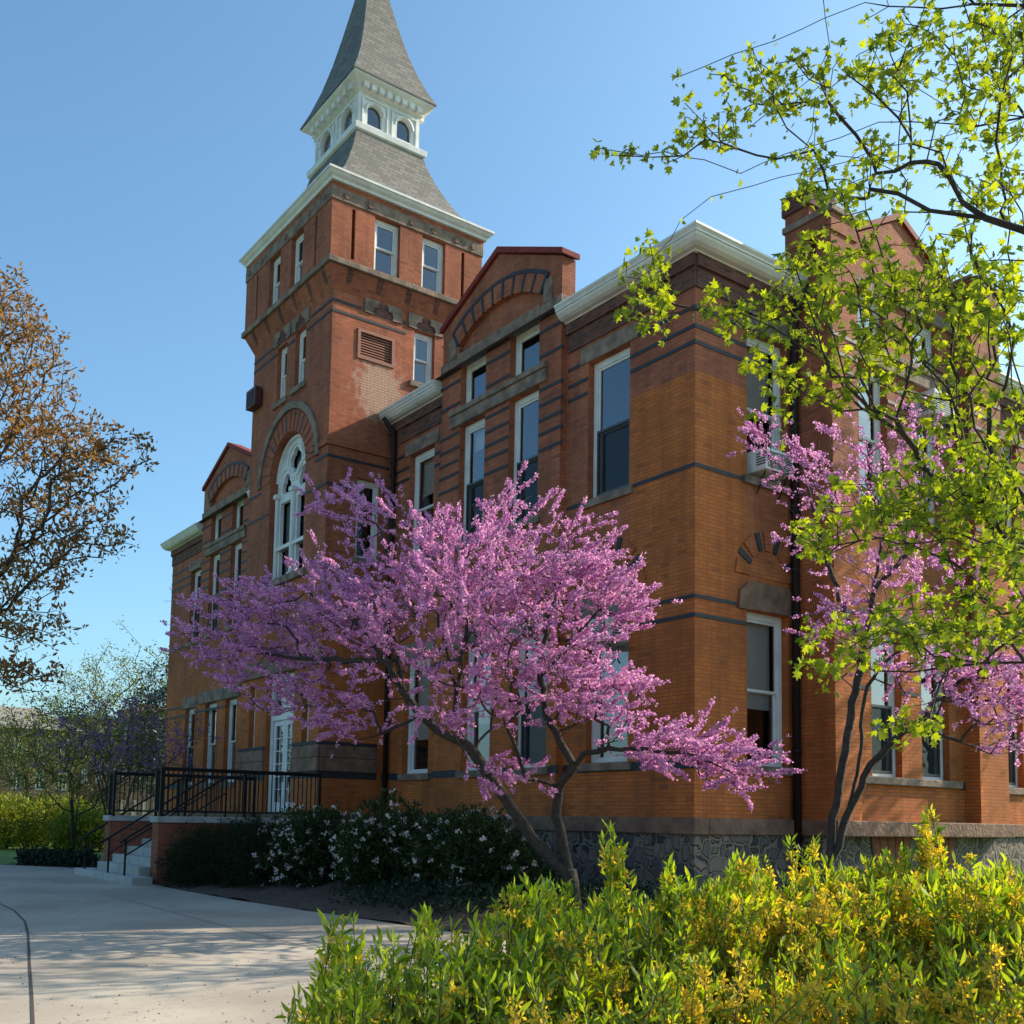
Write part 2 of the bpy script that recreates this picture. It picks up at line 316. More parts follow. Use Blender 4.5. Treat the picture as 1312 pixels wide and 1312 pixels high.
class FR:                               # an upright wall plane: s along it, z up, d outwards
    def __init__(s, o, sa, out): s.o = Vector(o); s.sa = Vector(sa); s.out = Vector(out); s.flip = s.sa.cross(Vector((0,0,1))).dot(s.out) < 0
    def p(s, a, z, d=0): q = s.o+s.sa*a+s.out*d; return (q.x, q.y, q.z+z)
    def box(s, mb, a0, a1, z0, z1, d0, d1):
        vs = [s.p(a0,z0,d1), s.p(a1,z0,d1), s.p(a1,z0,d0), s.p(a0,z0,d0), s.p(a0,z1,d1), s.p(a1,z1,d1), s.p(a1,z1,d0), s.p(a0,z1,d0)]
        fs = [(0,3,2,1),(4,5,6,7),(0,1,5,4),(1,2,6,5),(2,3,7,6),(3,0,4,7)]
        if s.flip: fs = [tuple(reversed(f)) for f in fs]
        mb.add(vs, fs)
    def poly(s, mb, pts, d0, d1, holes=()):     # slab with outline pts [(s, z)] between depths d0 (back) and d1 (front), with holes cut through
        loops = [list(pts)]+[list(h) for h in holes]
        tri = tessellate_polygon([[Vector((a, z, 0)) for a, z in lp] for lp in loops])
        flat = [q for lp in loops for q in lp]; n = len(flat)
        vs = [s.p(a, z, d1) for a, z in flat]+[s.p(a, z, d0) for a, z in flat]
        fs = []
        for t_ in tri:
            a, b, c = (Vector(vs[i]) for i in t_)
            t_ = tuple(t_)
            if (b-a).cross(c-a).dot(s.out) < 0: t_ = t_[::-1]
            fs.append(t_); fs.append(tuple(i+n for i in t_[::-1]))
        k = 0
        for lp in loops:
            mm = len(lp)
            for i in range(mm): j = (i+1) % mm; fs.append((k+i, k+j, k+j+n, k+i+n))
            k += mm
        mb.add(vs, fs)
def rect(a0, a1, z0, z1): return [(a0,z0),(a1,z0),(a1,z1),(a0,z1)]
def arch(c, hw, z0, zs, n=20, rise=None):
    r = [(c-hw, z0), (c+hw, z0)]
    R = hw if rise is None else rise
    for i in range(n+1):
        a = math.pi*i/n; r.append((c+hw*math.cos(a), zs+R*math.sin(a)))
    return r
def np_mesh(name, V, Fs, mat, parent=None, mats=None, mi=None):
    me = bpy.data.meshes.new(name); V = np.asarray(V, np.float32).reshape(-1, 3); Fs = np.asarray(Fs, np.int32); k = Fs.shape[1]; n = len(Fs)
    me.vertices.add(len(V)); me.vertices.foreach_set('co', V.ravel()); me.loops.add(n*k); me.loops.foreach_set('vertex_index', Fs.ravel())
    me.polygons.add(n); me.polygons.foreach_set('loop_start', np.arange(0, n*k, k, dtype=np.int32))
    for q in (mats or [mat]): me.materials.append(q)
    if mi is not None: me.polygons.foreach_set('material_index', np.asarray(mi, np.int32))
    me.update(calc_edges=True); me.validate()
    o = bpy.data.objects.new(name, me); COL.objects.link(o)
    if parent is not None: o.parent = parent
    return o
def tag(o, label, cat, group=None, kind=None):
    if label: o['label'] = label
    if cat: o['category'] = cat
    if group: o['group'] = group
    if kind: o['kind'] = kind
    return o
def thing(name, label, cat, group=None):
    o = bpy.data.objects.new(name, None); COL.objects.link(o); o.empty_display_size = .3
    return tag(o, label, cat, group)
def struct(o): o['kind'] = 'structure'; return o

# ------------------------------------------------------------------ ground
VD = np.array([math.cos(YAW), math.sin(YAW)])
def gh(x, y):                           # ground rises a hand's breadth towards the building
    t = ((np.asarray(x)-CAM[0])*VD[0]+(np.asarray(y)-CAM[1])*VD[1])
    u = np.clip((t-6)/20, 0, 1); return .13*u*u*(3-2*u)
def ground_pt(x, y, z=.06):
    r = ray(x, y); k = (z-CAM[2])/r[2]; return CAM+r*k
xs = np.concatenate([np.linspace(-400, -45, 12), np.linspace(-40, 40, 41), np.linspace(45, 400, 12)]); ys = xs
gx, gy = np.meshgrid(xs, ys); V = np.stack([gx, gy, gh(gx, gy)-.03], -1).reshape(-1, 3); nx = len(xs)
Fq = [(j*nx+i, j*nx+i+1, (j+1)*nx+i+1, (j+1)*nx+i) for j in range(nx-1) for i in range(nx-1)]
struct(np_mesh('ground', V, Fq, M['grass']))
# bed edge (path / planting bed), then the path as a strip from that edge towards the viewer
edge = [(40,-2.0),(26,-2.6),(16,-3.4),(9,-4.0),(4,-4.6),(-.5,-5.2),(-3.6,-5.6),(-6,-5.85),(-8.5,-5.95),(-10.3,-5.9),(-14.6,-5.95)]+[tuple(ground_pt(*p, .13)[:2]) for p in ((108,1112.5),(60,1110),(0,1108),(-60,1106),(-160,1103))]
def strip(name, e0, e1, n, mat, dz, mound=None):
    V = []; 
    for (a, b) in zip(e0, e1):
        for k in range(n+1):
            t = k/n; x = a[0]+(b[0]-a[0])*t; y = a[1]+(b[1]-a[1])*t
            V.append((x, y, float(gh(x, y))+dz+(mound(t, x, y) if mound else 0)))
    Fq = [(i*(n+1)+k, (i+1)*(n+1)+k, (i+1)*(n+1)+k+1, i*(n+1)+k+1) for i in range(len(e0)-1) for k in range(n)]
    return struct(np_mesh(name, V, Fq, mat))
def dens(e, m=6):
    out = []
    for a, b in zip(e[:-1], e[1:]): out += [(a[0]+(b[0]-a[0])*k/m, a[1]+(b[1]-a[1])*k/m) for k in range(m)]
    return out+[e[-1]]
E0 = dens(edge)
strip('path', E0, [(x, -40) for x, y in E0], 24, M['concrete'], 0)
BED = dens([e for e in edge if -10.3 <= e[0] <= 16])
strip('planting_bed', [(x, y+.02) for x, y in BED], [(x, max(y+1, -.02) if x < 0 else max(y+2, 3+x*.6)) for x, y in BED], 14, M['mulch'], .006,
      lambda t, x, y: .30*min(1, t*2.2)+.03*math.sin(x*5.1+y*3.3)+.02*math.sin(x*13+y*9))
BED2 = dens([e for e in edge if e[0] <= -14.6][:4])
strip('verge', [(x, y+.02) for x, y in BED2], [(x-.5, y+2.0) for x, y in BED2], 4, M['mulch'], .006, lambda t, x, y: .06*math.sin(t*3.1))
# joints in the concrete
def joint(pts, wd):
    V = []; Fq = []
    for i, p in enumerate(pts):
        a = np.array(pts[max(i-1, 0)]); b = np.array(pts[min(i+1, len(pts)-1)]); d = (b-a)/np.linalg.norm(b-a); nn = np.array([-d[1], d[0]])
        for sg in (-1, 1): q = np.array(p)+nn*sg*wd; V.append((q[0], q[1], float(gh(q[0], q[1]))+.004))
        if i: Fq.append((2*i-2, 2*i-1, 2*i+1, 2*i))
    return V, Fq
for pts, wd in (([ground_pt(*p)[:2] for p in ((-40,1150),(0,1160),(18,1168),(32,1181),(36,1195),(38,1230),(41,1270),(43,1312),(46,1400))], .014),
                ([ground_pt(*p)[:2] for p in ((60,1130),(180,1160),(300,1190),(380,1208),(520,1243))], .006)):
    V, Fq = joint(pts, wd); struct(np_mesh('path_joint', V, Fq, M['joint']))

# ------------------------------------------------------------------ the hall
hall = thing('brick_hall', 'long red brick Victorian hall with gables, white cornices and a square spired tower', 'building')
FRONT = FR((0,0,0), (1,0,0), (0,-1,0)); SIDE = FR((0,0,0), (0,1,0), (1,0,0))
GAB = FR((0,-.15,0), (1,0,0), (0,-1,0)); BAY = FR((.9,0,0), (0,1,0), (1,0,0)); BAYB = FR((.55,0,0), (0,1,0), (1,0,0))
TF = FR((0,-1.8,0), (1,0,0), (0,-1,0)); TR = FR((-11,0,0), (0,1,0), (1,0,0))
UF = FR((0,-2.05,0), (1,0,0), (0,-1,0)); UR = FR((-10.72,0,0), (0,1,0), (1,0,0))
ZB, ZE = 1.75, 11.95                     # brick from the water table to the eaves
TH = .3

def window(fr, a0, a1, z0, z1, split=.5, screen=False, blind=None, sill=True, lintel=None, dep=.17, cas=.12, muntin=False, name='window'):
    c = MB(); d0, d1 = -dep-.09, -dep+.02
    fr.box(c, a0, a0+cas, z0, z1, d0, d1); fr.box(c, a1-cas, a1, z0, z1, d0, d1)
    fr.box(c, a0+cas, a1-cas, z1-cas*1.15, z1, d0, d1); fr.box(c, a0+cas, a1-cas, z0, z0+cas*.6, d0, d1)
    win = c.build(name, M['white'], hall, bevel=.008)
    b0, b1, y0, y1 = a0+cas, a1-cas, z0+cas*.6, z1-cas*1.15; ym = y0+(y1-y0)*split; r = .05
    def ring(lo, hi, da, db, mat, nm):
        q = MB(); fr.box(q, b0, b0+r, lo, hi, da, db); fr.box(q, b1-r, b1, lo, hi, da, db)
        fr.box(q, b0+r, b1-r, lo, lo+r, da, db); fr.box(q, b0+r, b1-r, hi-r, hi, da, db)
        if muntin: fr.box(q, (b0+b1)/2-.012, (b0+b1)/2+.012, lo+r, hi-r, da+.005, db-.005)
        q.build(nm, mat, win)
    g = MB()
    if split > 0:
        ring(ym-.02, y1, -dep-.045, -dep-.005, M['white'], 'sash')
        ring(y0, ym+.02, -dep-.088, -dep-.048, M['white'], 'sash')
        g.add([fr.p(b0+r, ym, -dep-.025), fr.p(b1-r, ym, -dep-.025), fr.p(b1-r, y1-r, -dep-.025), fr.p(b0+r, y1-r, -dep-.025)], [(0,1,2,3)])
        g.add([fr.p(b0+r, y0+r, -dep-.068), fr.p(b1-r, y0+r, -dep-.068), fr.p(b1-r, ym, -dep-.068), fr.p(b0+r, ym, -dep-.068)], [(0,1,2,3)])
    else:
        ring(y0, y1, -dep-.045, -dep-.005, M['white'], 'sash')
        g.add([fr.p(b0+r, y0+r, -dep-.025), fr.p(b1-r, y0+r, -dep-.025), fr.p(b1-r, y1-r, -dep-.025), fr.p(b0+r, y1-r, -dep-.025)], [(0,1,2,3)])
    g.build('pane', M['glass'], win)
    if screen:
        ring(y0+.01, ym+.03, -dep-.003, -dep+.03, M['darkframe'], 'storm_sash')
        q = MB(); q.add([fr.p(b0+r, y0+r, -dep+.008), fr.p(b1-r, y0+r, -dep+.008), fr.p(b1-r, ym, -dep+.008), fr.p(b0+r, ym, -dep+.008)], [(0,1,2,3)]); q.build('insect_screen', M['scr'], win)
    q = MB(); fr.box(q, a0-.02, a1+.02, z0-.02, z1+.02, -1.15, -1.1); 
    for s0, s1, t0, t1 in ((a0-.02, a0, z0, z1), (a1, a1+.02, z0, z1)): fr.box(q, s0, s1, t0, t1, -1.1, -.31)
    fr.box(q, a0, a1, z1, z1+.02, -1.1, -.31); fr.box(q, a0, a1, z0-.02, z0, -1.1, -.31)
    q.build('room_lining', M['room'], win)
    if blind:
        q = MB(); fr.box(q, b0+.02, b1-.02, y1-(y1-y0)*blind, y1, -dep-.17, -dep-.16); q.build('blind', M['blind'], win)
    if sill:
        q = MB(); fr.box(q, a0-.12, a1+.12, z0-.16, z0-.003, -.2, .07); q.build('sill', M['stone'], win, bevel=.012)
    if lintel:
        q = MB(); fr.box(q, a0-.22, a1+.22, z1+.003, z1+lintel, -.2, .035); q.build('lintel', M['stone'], win, bevel=.015)
    return win
def screen_mat():
    mt = bpy.data.materials.new('insect_screen'); mt.use_nodes = True; t = mt.node_tree; t.nodes.clear()
    out = N(t, 'ShaderNodeOutputMaterial'); a = N(t, 'ShaderNodeBsdfTransparent'); b = N(t, 'ShaderNodeBsdfDiffuse'); b.inputs[0].default_value = (.035, .04, .045, 1)
    ms = N(t, 'ShaderNodeMixShader'); ms.inputs[0].default_value = .6
    t.links.new(a.outputs[0], ms.inputs[1]); t.links.new(b.outputs[0], ms.inputs[2]); t.links.new(ms.outputs[0], out.inputs[0]); return mt
M['scr'] = screen_mat()

# windows by wall: (a0, a1, z0, z1, options)
W_front = [(-2.95,-1.72,8.05,10.93,dict(screen=True, lintel=.33)), (-2.92,-1.71,2.78,5.62,dict(blind=.55, lintel=.42)),
           (-9.95,-8.78,8.05,10.90,dict(blind=.35, lintel=.33)), (-9.95,-8.75,2.74,5.58,dict(blind=.7, lintel=.42)),
           (-25.85,-24.75,8.05,10.75,dict(screen=True, lintel=.33)), (-25.85,-24.75,2.74,5.55,dict(screen=True, lintel=.42)), (-23.4,-22.3,2.74,5.55,dict(blind=.6, lintel=.42)),
           (-18.4,-17.2,8.05,10.9,dict(lintel=.33)), (-18.4,-17.2,2.74,5.55,dict(lintel=.42))]
W_gab = [(-7.43,-6.40,11.32,12.40,dict(split=0, sill=False)), (-5.46,-4.40,11.32,12.40,dict(split=0, sill=False)),
         (-7.43,-6.40,8.05,10.90,dict(blind=.18, screen=True)), (-5.46,-4.40,8.05,10.90,dict(screen=True)),
         (-7.10,-5.98,2.74,5.55,dict(blind=.62)), (-5.15,-3.98,2.74,5.55,dict(screen=True))]
W_gabL = [(-23.55,-22.60,11.32,12.40,dict(split=0, sill=False)), (-21.57,-20.62,11.32,12.40,dict(split=0, sill=False)),
          (-23.55,-22.60,8.05,10.90,dict(screen=True)), (-21.57,-20.62,8.05,10.90,dict(screen=True)), (-21.5,-20.5,2.74,5.55,dict(blind=.4))]
W_side = [(1.38,2.53,8.12,10.95,dict(blind=.5, lintel=.4)), (1.37,2.53,2.72,5.60,dict(blind=.62)), (9.95,11.1,2.6,5.5,dict(screen=True)), (9.95,11.1,8.05,10.9,dict(blind=.3, lintel=.33)),
          (12.6,13.7,2.6,5.5,dict()), (12.6,13.7,8.05,10.9,dict(lintel=.33))]
W_bay = [(4.05,5.0,11.32,12.4,dict(split=0, sill=False)), (5.95,6.9,11.32,12.4,dict(split=0, sill=False)),
         (4.05,5.0,8.05,10.9,dict(blind=.3)), (5.95,6.9,8.05,10.9,dict(blind=.4)),
         (4.35,5.35,2.62,5.5,dict(screen=True, sill=False)), (6.05,7.05,2.62,5.5,dict(screen=True, sill=False))]

wall = MB()
def holes(ws): return [rect(q[0], q[1], q[2], q[3]) for q in ws]
def inside(ws, a0, a1): return [q for q in ws if q[0] > a0 and q[1] < a1]
FRONT.poly(wall, rect(-3.7, 0, ZB, ZE), -TH, 0, holes(inside(W_front, -3.7, 0)))
FRONT.poly(wall, rect(-10.99, -8.2, ZB, ZE), -TH, 0, holes(inside(W_front, -11, -8.3)))
FRONT.poly(wall, rect(-19.84, -16.07, ZB, ZE), -TH, 0, holes(inside(W_front, -19.75, -16)))
FRONT.poly(wall, rect(-28, -24.36, ZB, ZE), -TH, 0, holes(inside(W_front, -28, -24.45)))
SIDE.poly(wall, rect(.3, 2.75, ZB, ZE), -TH, 0, holes(inside(W_side, 0, 2.75)))
SIDE.poly(wall, rect(8.75, 20, ZB, ZE), -TH, 0, holes(inside(W_side, 8.75, 20)))
wall.box(-28, -27.7, .3, 19.7, ZB, ZE); wall.box(-28, 0, 19.7, 20, ZB, ZE)
wall_o = wall.build('wall', M['brick'], hall)

def gable(fr, c, hw, ws, backd, zsh=13.47, zpk=14.5):
    g = MB()
    fr.poly(g, [(c-hw, ZB), (c+hw, ZB), (c+hw, zsh), (c, zpk), (c-hw, zsh)], -backd, 0, holes(ws))
    return g
# front gables, right and left
for c, ws in ((-5.95, W_gab), (-22.1, W_gabL)):
    hw = 2.29
    lowholes = ws + ([W_front[6]] if c < -20 else [])
    g = MB(); GAB.poly(g, [(c-hw, ZB), (c+hw, ZB), (c+hw, 12.62), (c-hw, 12.62)], -.40, 0, holes(lowholes))
    # recessed tympanum below a segmental arch
    R = 2.9; zs = 12.9; hw2 = 1.58; zc = zs+.46-R; a0 = math.asin(hw2/R)
    seg = [(c+R*math.sin(a0-2*a0*i/16), zc+R*math.cos(a0-2*a0*i/16)) for i in range(17)]
    GAB.poly(g, [(c-hw, 12.62), (c-hw2, 12.62)]+seg[::-1]+[(c+hw2, 12.62), (c+hw, 12.62), (c+hw, 13.47), (c, 14.5), (c-hw, 13.47)], -.1, 0)
    GAB.poly(g, [(c-hw, 12.62), (c+hw, 12.62), (c+hw, 13.469), (c, 14.499), (c-hw, 13.469)], -.36, -.1)
    go = g.build('gable', M['brick'], hall)
    q = MB(); R2 = R+.40          # voussoirs with dark joints between
    nv = 9
    def sector(mb, r0, r1, t0, t1, d0, d1, k=3):
        pts = [(c+r0*math.sin(t0+(t1-t0)*i/k), zc+r0*math.cos(t0+(t1-t0)*i/k)) for i in range(k+1)]
        pts += [(c+r1*math.sin(t1-(t1-t0)*i/k), zc+r1*math.cos(t1-(t1-t0)*i/k)) for i in range(k+1)]
        GAB.poly(mb, pts, d0, d1)
    dk = MB()
    for i in range(nv):
        t0 = -a0+2*a0*i/nv; t1 = t0+2*a0/nv; sector(q, R+.004, R2, t0+.012, t1-.012, -.09, .03)
    for i in range(nv+1):
        t = -a0+2*a0*i/nv; sector(dk, R+.002, R2, t-.0115, t+.0115, -.09, .045, 1)
    for i in range(nv): t0 = -a0+2*a0*i/nv; sector(dk, R2+.003, R2+.085, t0-.0115, t0+2*a0/nv-.0115 if i < nv-1 else a0+.0115, -.09, .045)
    q.build('arch_stone', M['brick'], hall); dk.build('arch_joint', M['band'], hall)
    s_ = MB()                     # stone bands, springers
    GAB.box(s_, c-hw-.03, c-hw2-.02, 12.405, 12.618, -.2, .05); GAB.box(s_, c+hw2+.02, c+hw+.03, 12.405, 12.618, -.2, .05); GAB.box(s_, c-hw2-.02, c+hw2+.02, 12.405, 12.66, -.2, .06)
    GAB.box(s_, c-hw2-.42, c-hw2-.12, 12.63, 13.15, -.05, .04); GAB.box(s_, c+hw2+.12, c+hw2+.42, 12.63, 13.15, -.05, .04)
    s_.split('stone_band', M['stone'], hall, bevel=.02)
    s_ = MB(); GAB.box(s_, c-1.85, c+1.85, 10.905, 11.18, -.16, .07); GAB.box(s_, c-1.85, c+1.85, 11.183, 11.315, -.16, .11)
    s_.split('stone_band', M['stone'], hall, bevel=.02)
    s_ = MB(); GAB.box(s_, c-1.9, c+1.9, 5.56, 5.98, -.16, .05); s_.split('stone_band', M['stone'], hall, bevel=.02)
    cp = MB()
    GAB.poly(cp, [(c-hw-.08, 13.473), (c-hw-.08, 13.60), (c, 14.66), (c+hw+.08, 13.60), (c+hw+.08, 13.473), (c, 14.51)], -.42, .08)
    cp.build('coping', M['coping'], hall, bevel=.01)

# side bay with piers and chimney
g = MB(); BAYB.poly(g, rect(2.75, 8.75, ZB, ZE+.6), -.9, 0, holes(W_bay))
BAYB.poly(g, [(3.55, ZE+.6), (7.6, ZE+.6), (7.6, 13.3), (5.5, 14.35), (3.55, 13.3)], -.9, 0)
g.build('gable', M['brick'], hall)
for a0, a1, zt in ((2.75, 3.52, 13.35), (7.62, 8.75, 13.55)):
    p = MB(); BAYB.box(p, a0-.003, a1, ZB, zt, .002, .35); BAYB.box(p, a0-.03, a1+.03, zt-.35, zt, -.72, .38); p.build('pier', M['brick'], hall)
    k = MB(); BAYB.box(k, a0-.08, a1+.08, zt+.003, zt+.14, -.76, .43); k.build('pier_cap', M['stone'], hall, bevel=.02)
p = MB(); p.box(-.18, .40, 2.74, 3.5, ZE, 14.02); ch = p.build('chimney', M['brick'], hall)
k = MB(); k.box(-.235, .455, 2.685, 3.555, 13.72, 14.12); k.build('chimney_cap', M['frieze'], ch, bevel=.02)
cp = MB(); BAYB.poly(cp, [(3.5, 13.3), (3.5, 13.42), (5.5, 14.5), (7.62, 13.42), (7.62, 13.3), (5.5, 14.36)], -.95, .07); cp.build('coping', M['coping'], hall)
s_ = MB(); BAYB.box(s_, 3.55, 7.6, 10.905, 11.18, -.16, .06); BAYB.box(s_, 3.55, 7.6, 11.183, 11.315, -.16, .1); BAYB.box(s_, 3.55, 7.6, 12.405, 12.66, -.2, .06); s_.split('stone_band', M['stone'], hall, bevel=.02)
s_ = MB(); BAYB.box(s_, 4.0, 7.4, 2.46, 2.617, -.16, .1); s_.build('sill', M['stone'], hall, bevel=.02)
s_ = MB(); BAYB.box(s_, 3.9, 7.5, 5.51, 5.9, -.16, .05); s_.split('stone_band', M['stone'], hall, bevel=.02)

# windows
for ws, fr in ((W_front, FRONT), (W_gab, GAB), (W_gabL, GAB), (W_side, SIDE), (W_bay, BAYB)):
    for q in ws: window(GAB if q is W_front[6] else fr, *q[:4], **q[4])

# dark glazed string courses
def courses(fr, a0, a1, zs, ws, name='string_course', h=.07, parent=None):
    b = MB()
    for z in zs:
        cuts = sorted([(q[0]-.02, q[1]+.02) for q in ws if q[2]-.05 < z+h and q[3]+.02 > z])
        x = a0
        for c0, c1 in cuts+[(a1, a1)]:
            if min(c0, a1)-x > .03: fr.box(b, x, min(c0, a1), z, z+h, -.02, .014)
            x = max(x, c1)
    b.split(name, M['band'], parent or hall)
ZS = (10.27, 10.57, 10.93); ZL = (5.28, 5.62)
wf = W_front+[(-3.2,-1.5,10.9,11.3),(-3.2,-1.5,5.6,6.05),(-10.2,-8.5,10.9,11.25),(-10.2,-8.5,5.56,6.02)]
courses(FRONT, -3.59, .013, ZS+ZL+(8.0,), wf); courses(FRONT, -3.59, .013, (2.60,), [], h=.17)
courses(FRONT, -10.98, -8.31, ZS+ZL, wf); courses(FRONT, -10.98, -8.31, (2.60,), [(-10.1,-8.6,2.5,2.75)], h=.17)
courses(FRONT, -27.99, -24.46, ZS+ZL+(7.92,), W_front); courses(FRONT, -27.99, -24.46, (2.6,), [(-26,-24.6,2.5,2.75)], h=.17)
wg = W_gab+[(-7.8,-4.1,10.9,11.32),(-7.85,-4.05,5.5,5.99)]
courses(GAB, -8.3, -3.6, (9.4, 9.75, 10.05, 10.38, 10.72, 11.45, 12.0, 12.3)+ZL, wg); courses(GAB, -8.3, -3.6, (2.6,), [(-7.25,-5.85,2.5,2.8),(-5.3,-3.85,2.5,2.8)], h=.17)
courses(GAB, -24.45, -19.75, (9.4, 9.75, 10.05, 10.38, 10.72, 11.45, 12.0, 12.3)+ZL, W_gabL+[(-23.95,-20.25,10.9,11.32)])
courses(SIDE, .021, 2.74, ZS+ZL+(8.0,), W_side+[(1.1,2.75,5.6,6.25)]); courses(SIDE, .021, 2.74, (2.60,), [(1.2,2.7,2.5,2.8)], h=.17)
courses(BAYB, 3.53, 7.6, ZS+ZL+(8.0,4.3), W_bay); courses(BAYB, 3.53, 7.6, (2.44,), [(3.98,7.42,2.4,2.65)], h=.17)
courses(BAY, 2.76, 3.52, ZS+ZL+(8.0,), []); courses(BAY, 7.63, 8.74, ZS+ZL+(8.0,), [])
courses(SIDE, 8.76, 20, ZS+ZL, W_side); courses(SIDE, 8.76, 20, (2.44,), [], h=.17)

# relieving arches over ground-floor windows
def relieving(fr, c, z, r=.72):
    t = MB(); fr.poly(t, [(c+(r-.02)*math.cos(math.pi*i/14), z+(r-.02)*math.sin(math.pi*i/14)) for i in range(15)], -.02, -.001+.012); t.build('tympanum', M['brick'], hall)
    a = MB(); n = 9
    for i in range(n):
        t0 = math.pi*i/n+.03; t1 = math.pi*(i+1)/n-.03
        pts = [(c+r*math.cos(t0), z+r*math.sin(t0)), (c+(r+.36)*math.cos(t0), z+(r+.36)*math.sin(t0)), (c+(r+.36)*math.cos(t1), z+(r+.36)*math.sin(t1)), (c+r*math.cos(t1), z+r*math.sin(t1))]
        if i % 2 == 0: fr.poly(a, pts, -.02, .03)
    a.build('arch_stone', M['brick'], hall)
    d = MB()
    for i in range(1, n, 2):
        tm = math.pi*(i+.5)/n
        for t0 in (tm,):
            dx, dz = math.cos(t0), math.sin(t0); px, pz = -dz*.05, dx*.05
            fr.poly(d, [(c+r*dx+px, z+r*dz+pz), (c+r*dx-px, z+r*dz-pz), (c+(r+.36)*dx-px*1.3, z+(r+.36)*dz-pz*1.3), (c+(r+.36)*dx+px*1.3, z+(r+.36)*dz+pz*1.3)], -.02, .022)
    d.build('arch_joint', M['band'], hall)
relieving(FRONT, -2.31, 6.08); relieving(SIDE, 1.95, 6.22, .55)
s_ = MB(); SIDE.poly(s_, [(1.12, 5.603), (2.72, 5.603), (2.69, 5.93), (2.5, 6.1), (1.4, 6.1), (1.16, 5.93)], -.2, .04); s_.split('stone_band', M['brownstone'], hall, bevel=.02)

# dark corbelled frieze, cornice and gutters
def frieze(fr, a0, a1, ws=()):
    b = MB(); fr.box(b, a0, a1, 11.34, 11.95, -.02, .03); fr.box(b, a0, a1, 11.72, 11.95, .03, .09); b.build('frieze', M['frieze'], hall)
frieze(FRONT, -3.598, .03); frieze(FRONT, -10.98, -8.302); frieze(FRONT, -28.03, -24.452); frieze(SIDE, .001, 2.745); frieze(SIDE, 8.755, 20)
PROF = [(0, 11.952), (.095, 11.952), (.11, 11.975), (.2, 11.985), (.27, 12.02), (.335, 12.09), (.35, 12.13), (.375, 12.135), (.375, 12.165), (.355, 12.172), (.41, 12.225), (.41, 12.265), (0, 12.31)]
def cornice(pts, closed_ends=True):     # pts: list of (x, y, ox, oy): wall-line points and the outward mitre there
    b = MB(); n = len(PROF)
    for x, y, ox, oy in pts: b.v += [(x+ox*d, y+oy*d, z) for d, z in PROF]
    for i in range(len(pts)-1):
        for j in range(n): k = (j+1) % n; b.f.append((i*n+j, (i+1)*n+j, (i+1)*n+k, i*n+k))
    b.f.append(tuple(range(n))); b.f.append(tuple((len(pts)-1)*n+j for j in reversed(range(n))))
    b.build('cornice', M['white'], hall)
cornice([(-3.602, 0, 0, -1), (0, 0, 1, -1), (0, 2.70, 1, 0)]); cornice([(-10.98, 0, 0, -1), (-8.302, 0, 0, -1)])
cornice([(-28, 20, -1, 0), (-28, 0, -1, -1), (-24.452, 0, 0, -1)]); cornice([(0, 8.8, 1, 0), (0, 20, 1, 0)]); cornice([(-19.748, 0, 0, -1), (-16.1, 0, 0, -1)])
r = MB()
r.add([(-28.32,-.32,12.30),(.32,-.32,12.30),(.32,20.32,12.30),(-28.32,20.32,12.30),(-21,9,15.2),(-7,9,15.2)], [(0,1,5,4),(1,2,5),(2,3,4,5),(3,0,4)])
r.build('roof', M['slate'], hall)

# foundation, water table, basement arches
f = MB()
for x0, x1, y0, y1 in ((-28.04, .04, -.04, .3), (-.3, .045, .3, 2.75), (-.3, .60, 2.75, 8.75), (-.3, .045, 8.75, 20), (-28.04, -27.7, .3, 20), (-8.32, -3.58, -.19, -.04), (-24.47, -19.73, -.19, -.04), (-16.07, -10.96, -1.85, -.05)): f.box(x0, x1, y0, y1, -.5, 1.45)
f.build('foundation', M['rubble'], hall)
f = MB()
for x0, x1, y0, y1 in ((-28.1, .10, -.10, .28), (-.3, .105, .28, 2.69), (-.3, .97, 2.69, 8.81), (-.3, .105, 8.81, 20), (-8.38, -3.52, -.25, -.10), (-24.53, -19.67, -.25, -.1), (-16.1, -10.9, -1.92, -.10)): f.box(x0, x1, y0, y1, 1.452, 1.748)
f.build('water_table', M['brownstone'], hall, bevel=.02)
f = MB(); d = MB(); ST = FR((.605,0,0), (0,1,0), (1,0,0))
for c in (4.85, 6.45):
    for i in range(5):
        b0, b1 = c-.55+.22*i, c-.55+.22*(i+1); k = (i-2)*.05
        ST.poly(f, [(b0+.015, .85), (b1-.015, .85), (b1-.015+k*.8, 1.445), (b0+.015+k*.8-.02, 1.445)], -.02, .02)
    for i in range(6):
        b0 = c-.55+.22*i; k = (i-2.5)*.04; ST.poly(d, [(b0-.02, .85), (b0+.02, .85), (b0+.02+k, 1.446), (b0-.02+k, 1.446)], -.02, .015)
f.split('basement_arch', M['newbrick'], hall); d.split('arch_joint', M['band'], hall)

# ------------------------------------------------------------------ tower
W_tf = [(-14.38,-13.74,13.2,14.8), (-13.2,-12.54,13.25,14.85)]
W_tr = [(.64,1.30,13.4,14.85), (-.95,-.25,8.3,10.4)]
W_uf = [(-14.58,-13.85,15.95,17.42), (-13.13,-12.38,15.95,17.42)]
W_ur = [(-.80,-.03,15.95,17.42), (.66,1.40,15.95,17.42)]
ARC = (-13.42, 1.14, 8.1, 10.95)
DOOR = (-14.25, -12.5, 1.6, 5.45)
LITES = [(-15.42, -15.0, 3.5, 5.3), (-11.98, -11.58, 3.5, 5.3)]
t = MB()
TF.poly(t, rect(-16.05, -11.3, ZB-.17, 15.2), -TH, 0, holes([q+() for q in W_tf])+[arch(*ARC), rect(*DOOR)]+[rect(*q) for q in LITES])
TF.box(t, -11.3, -11, ZB-.17, 15.2, -TH, 0)
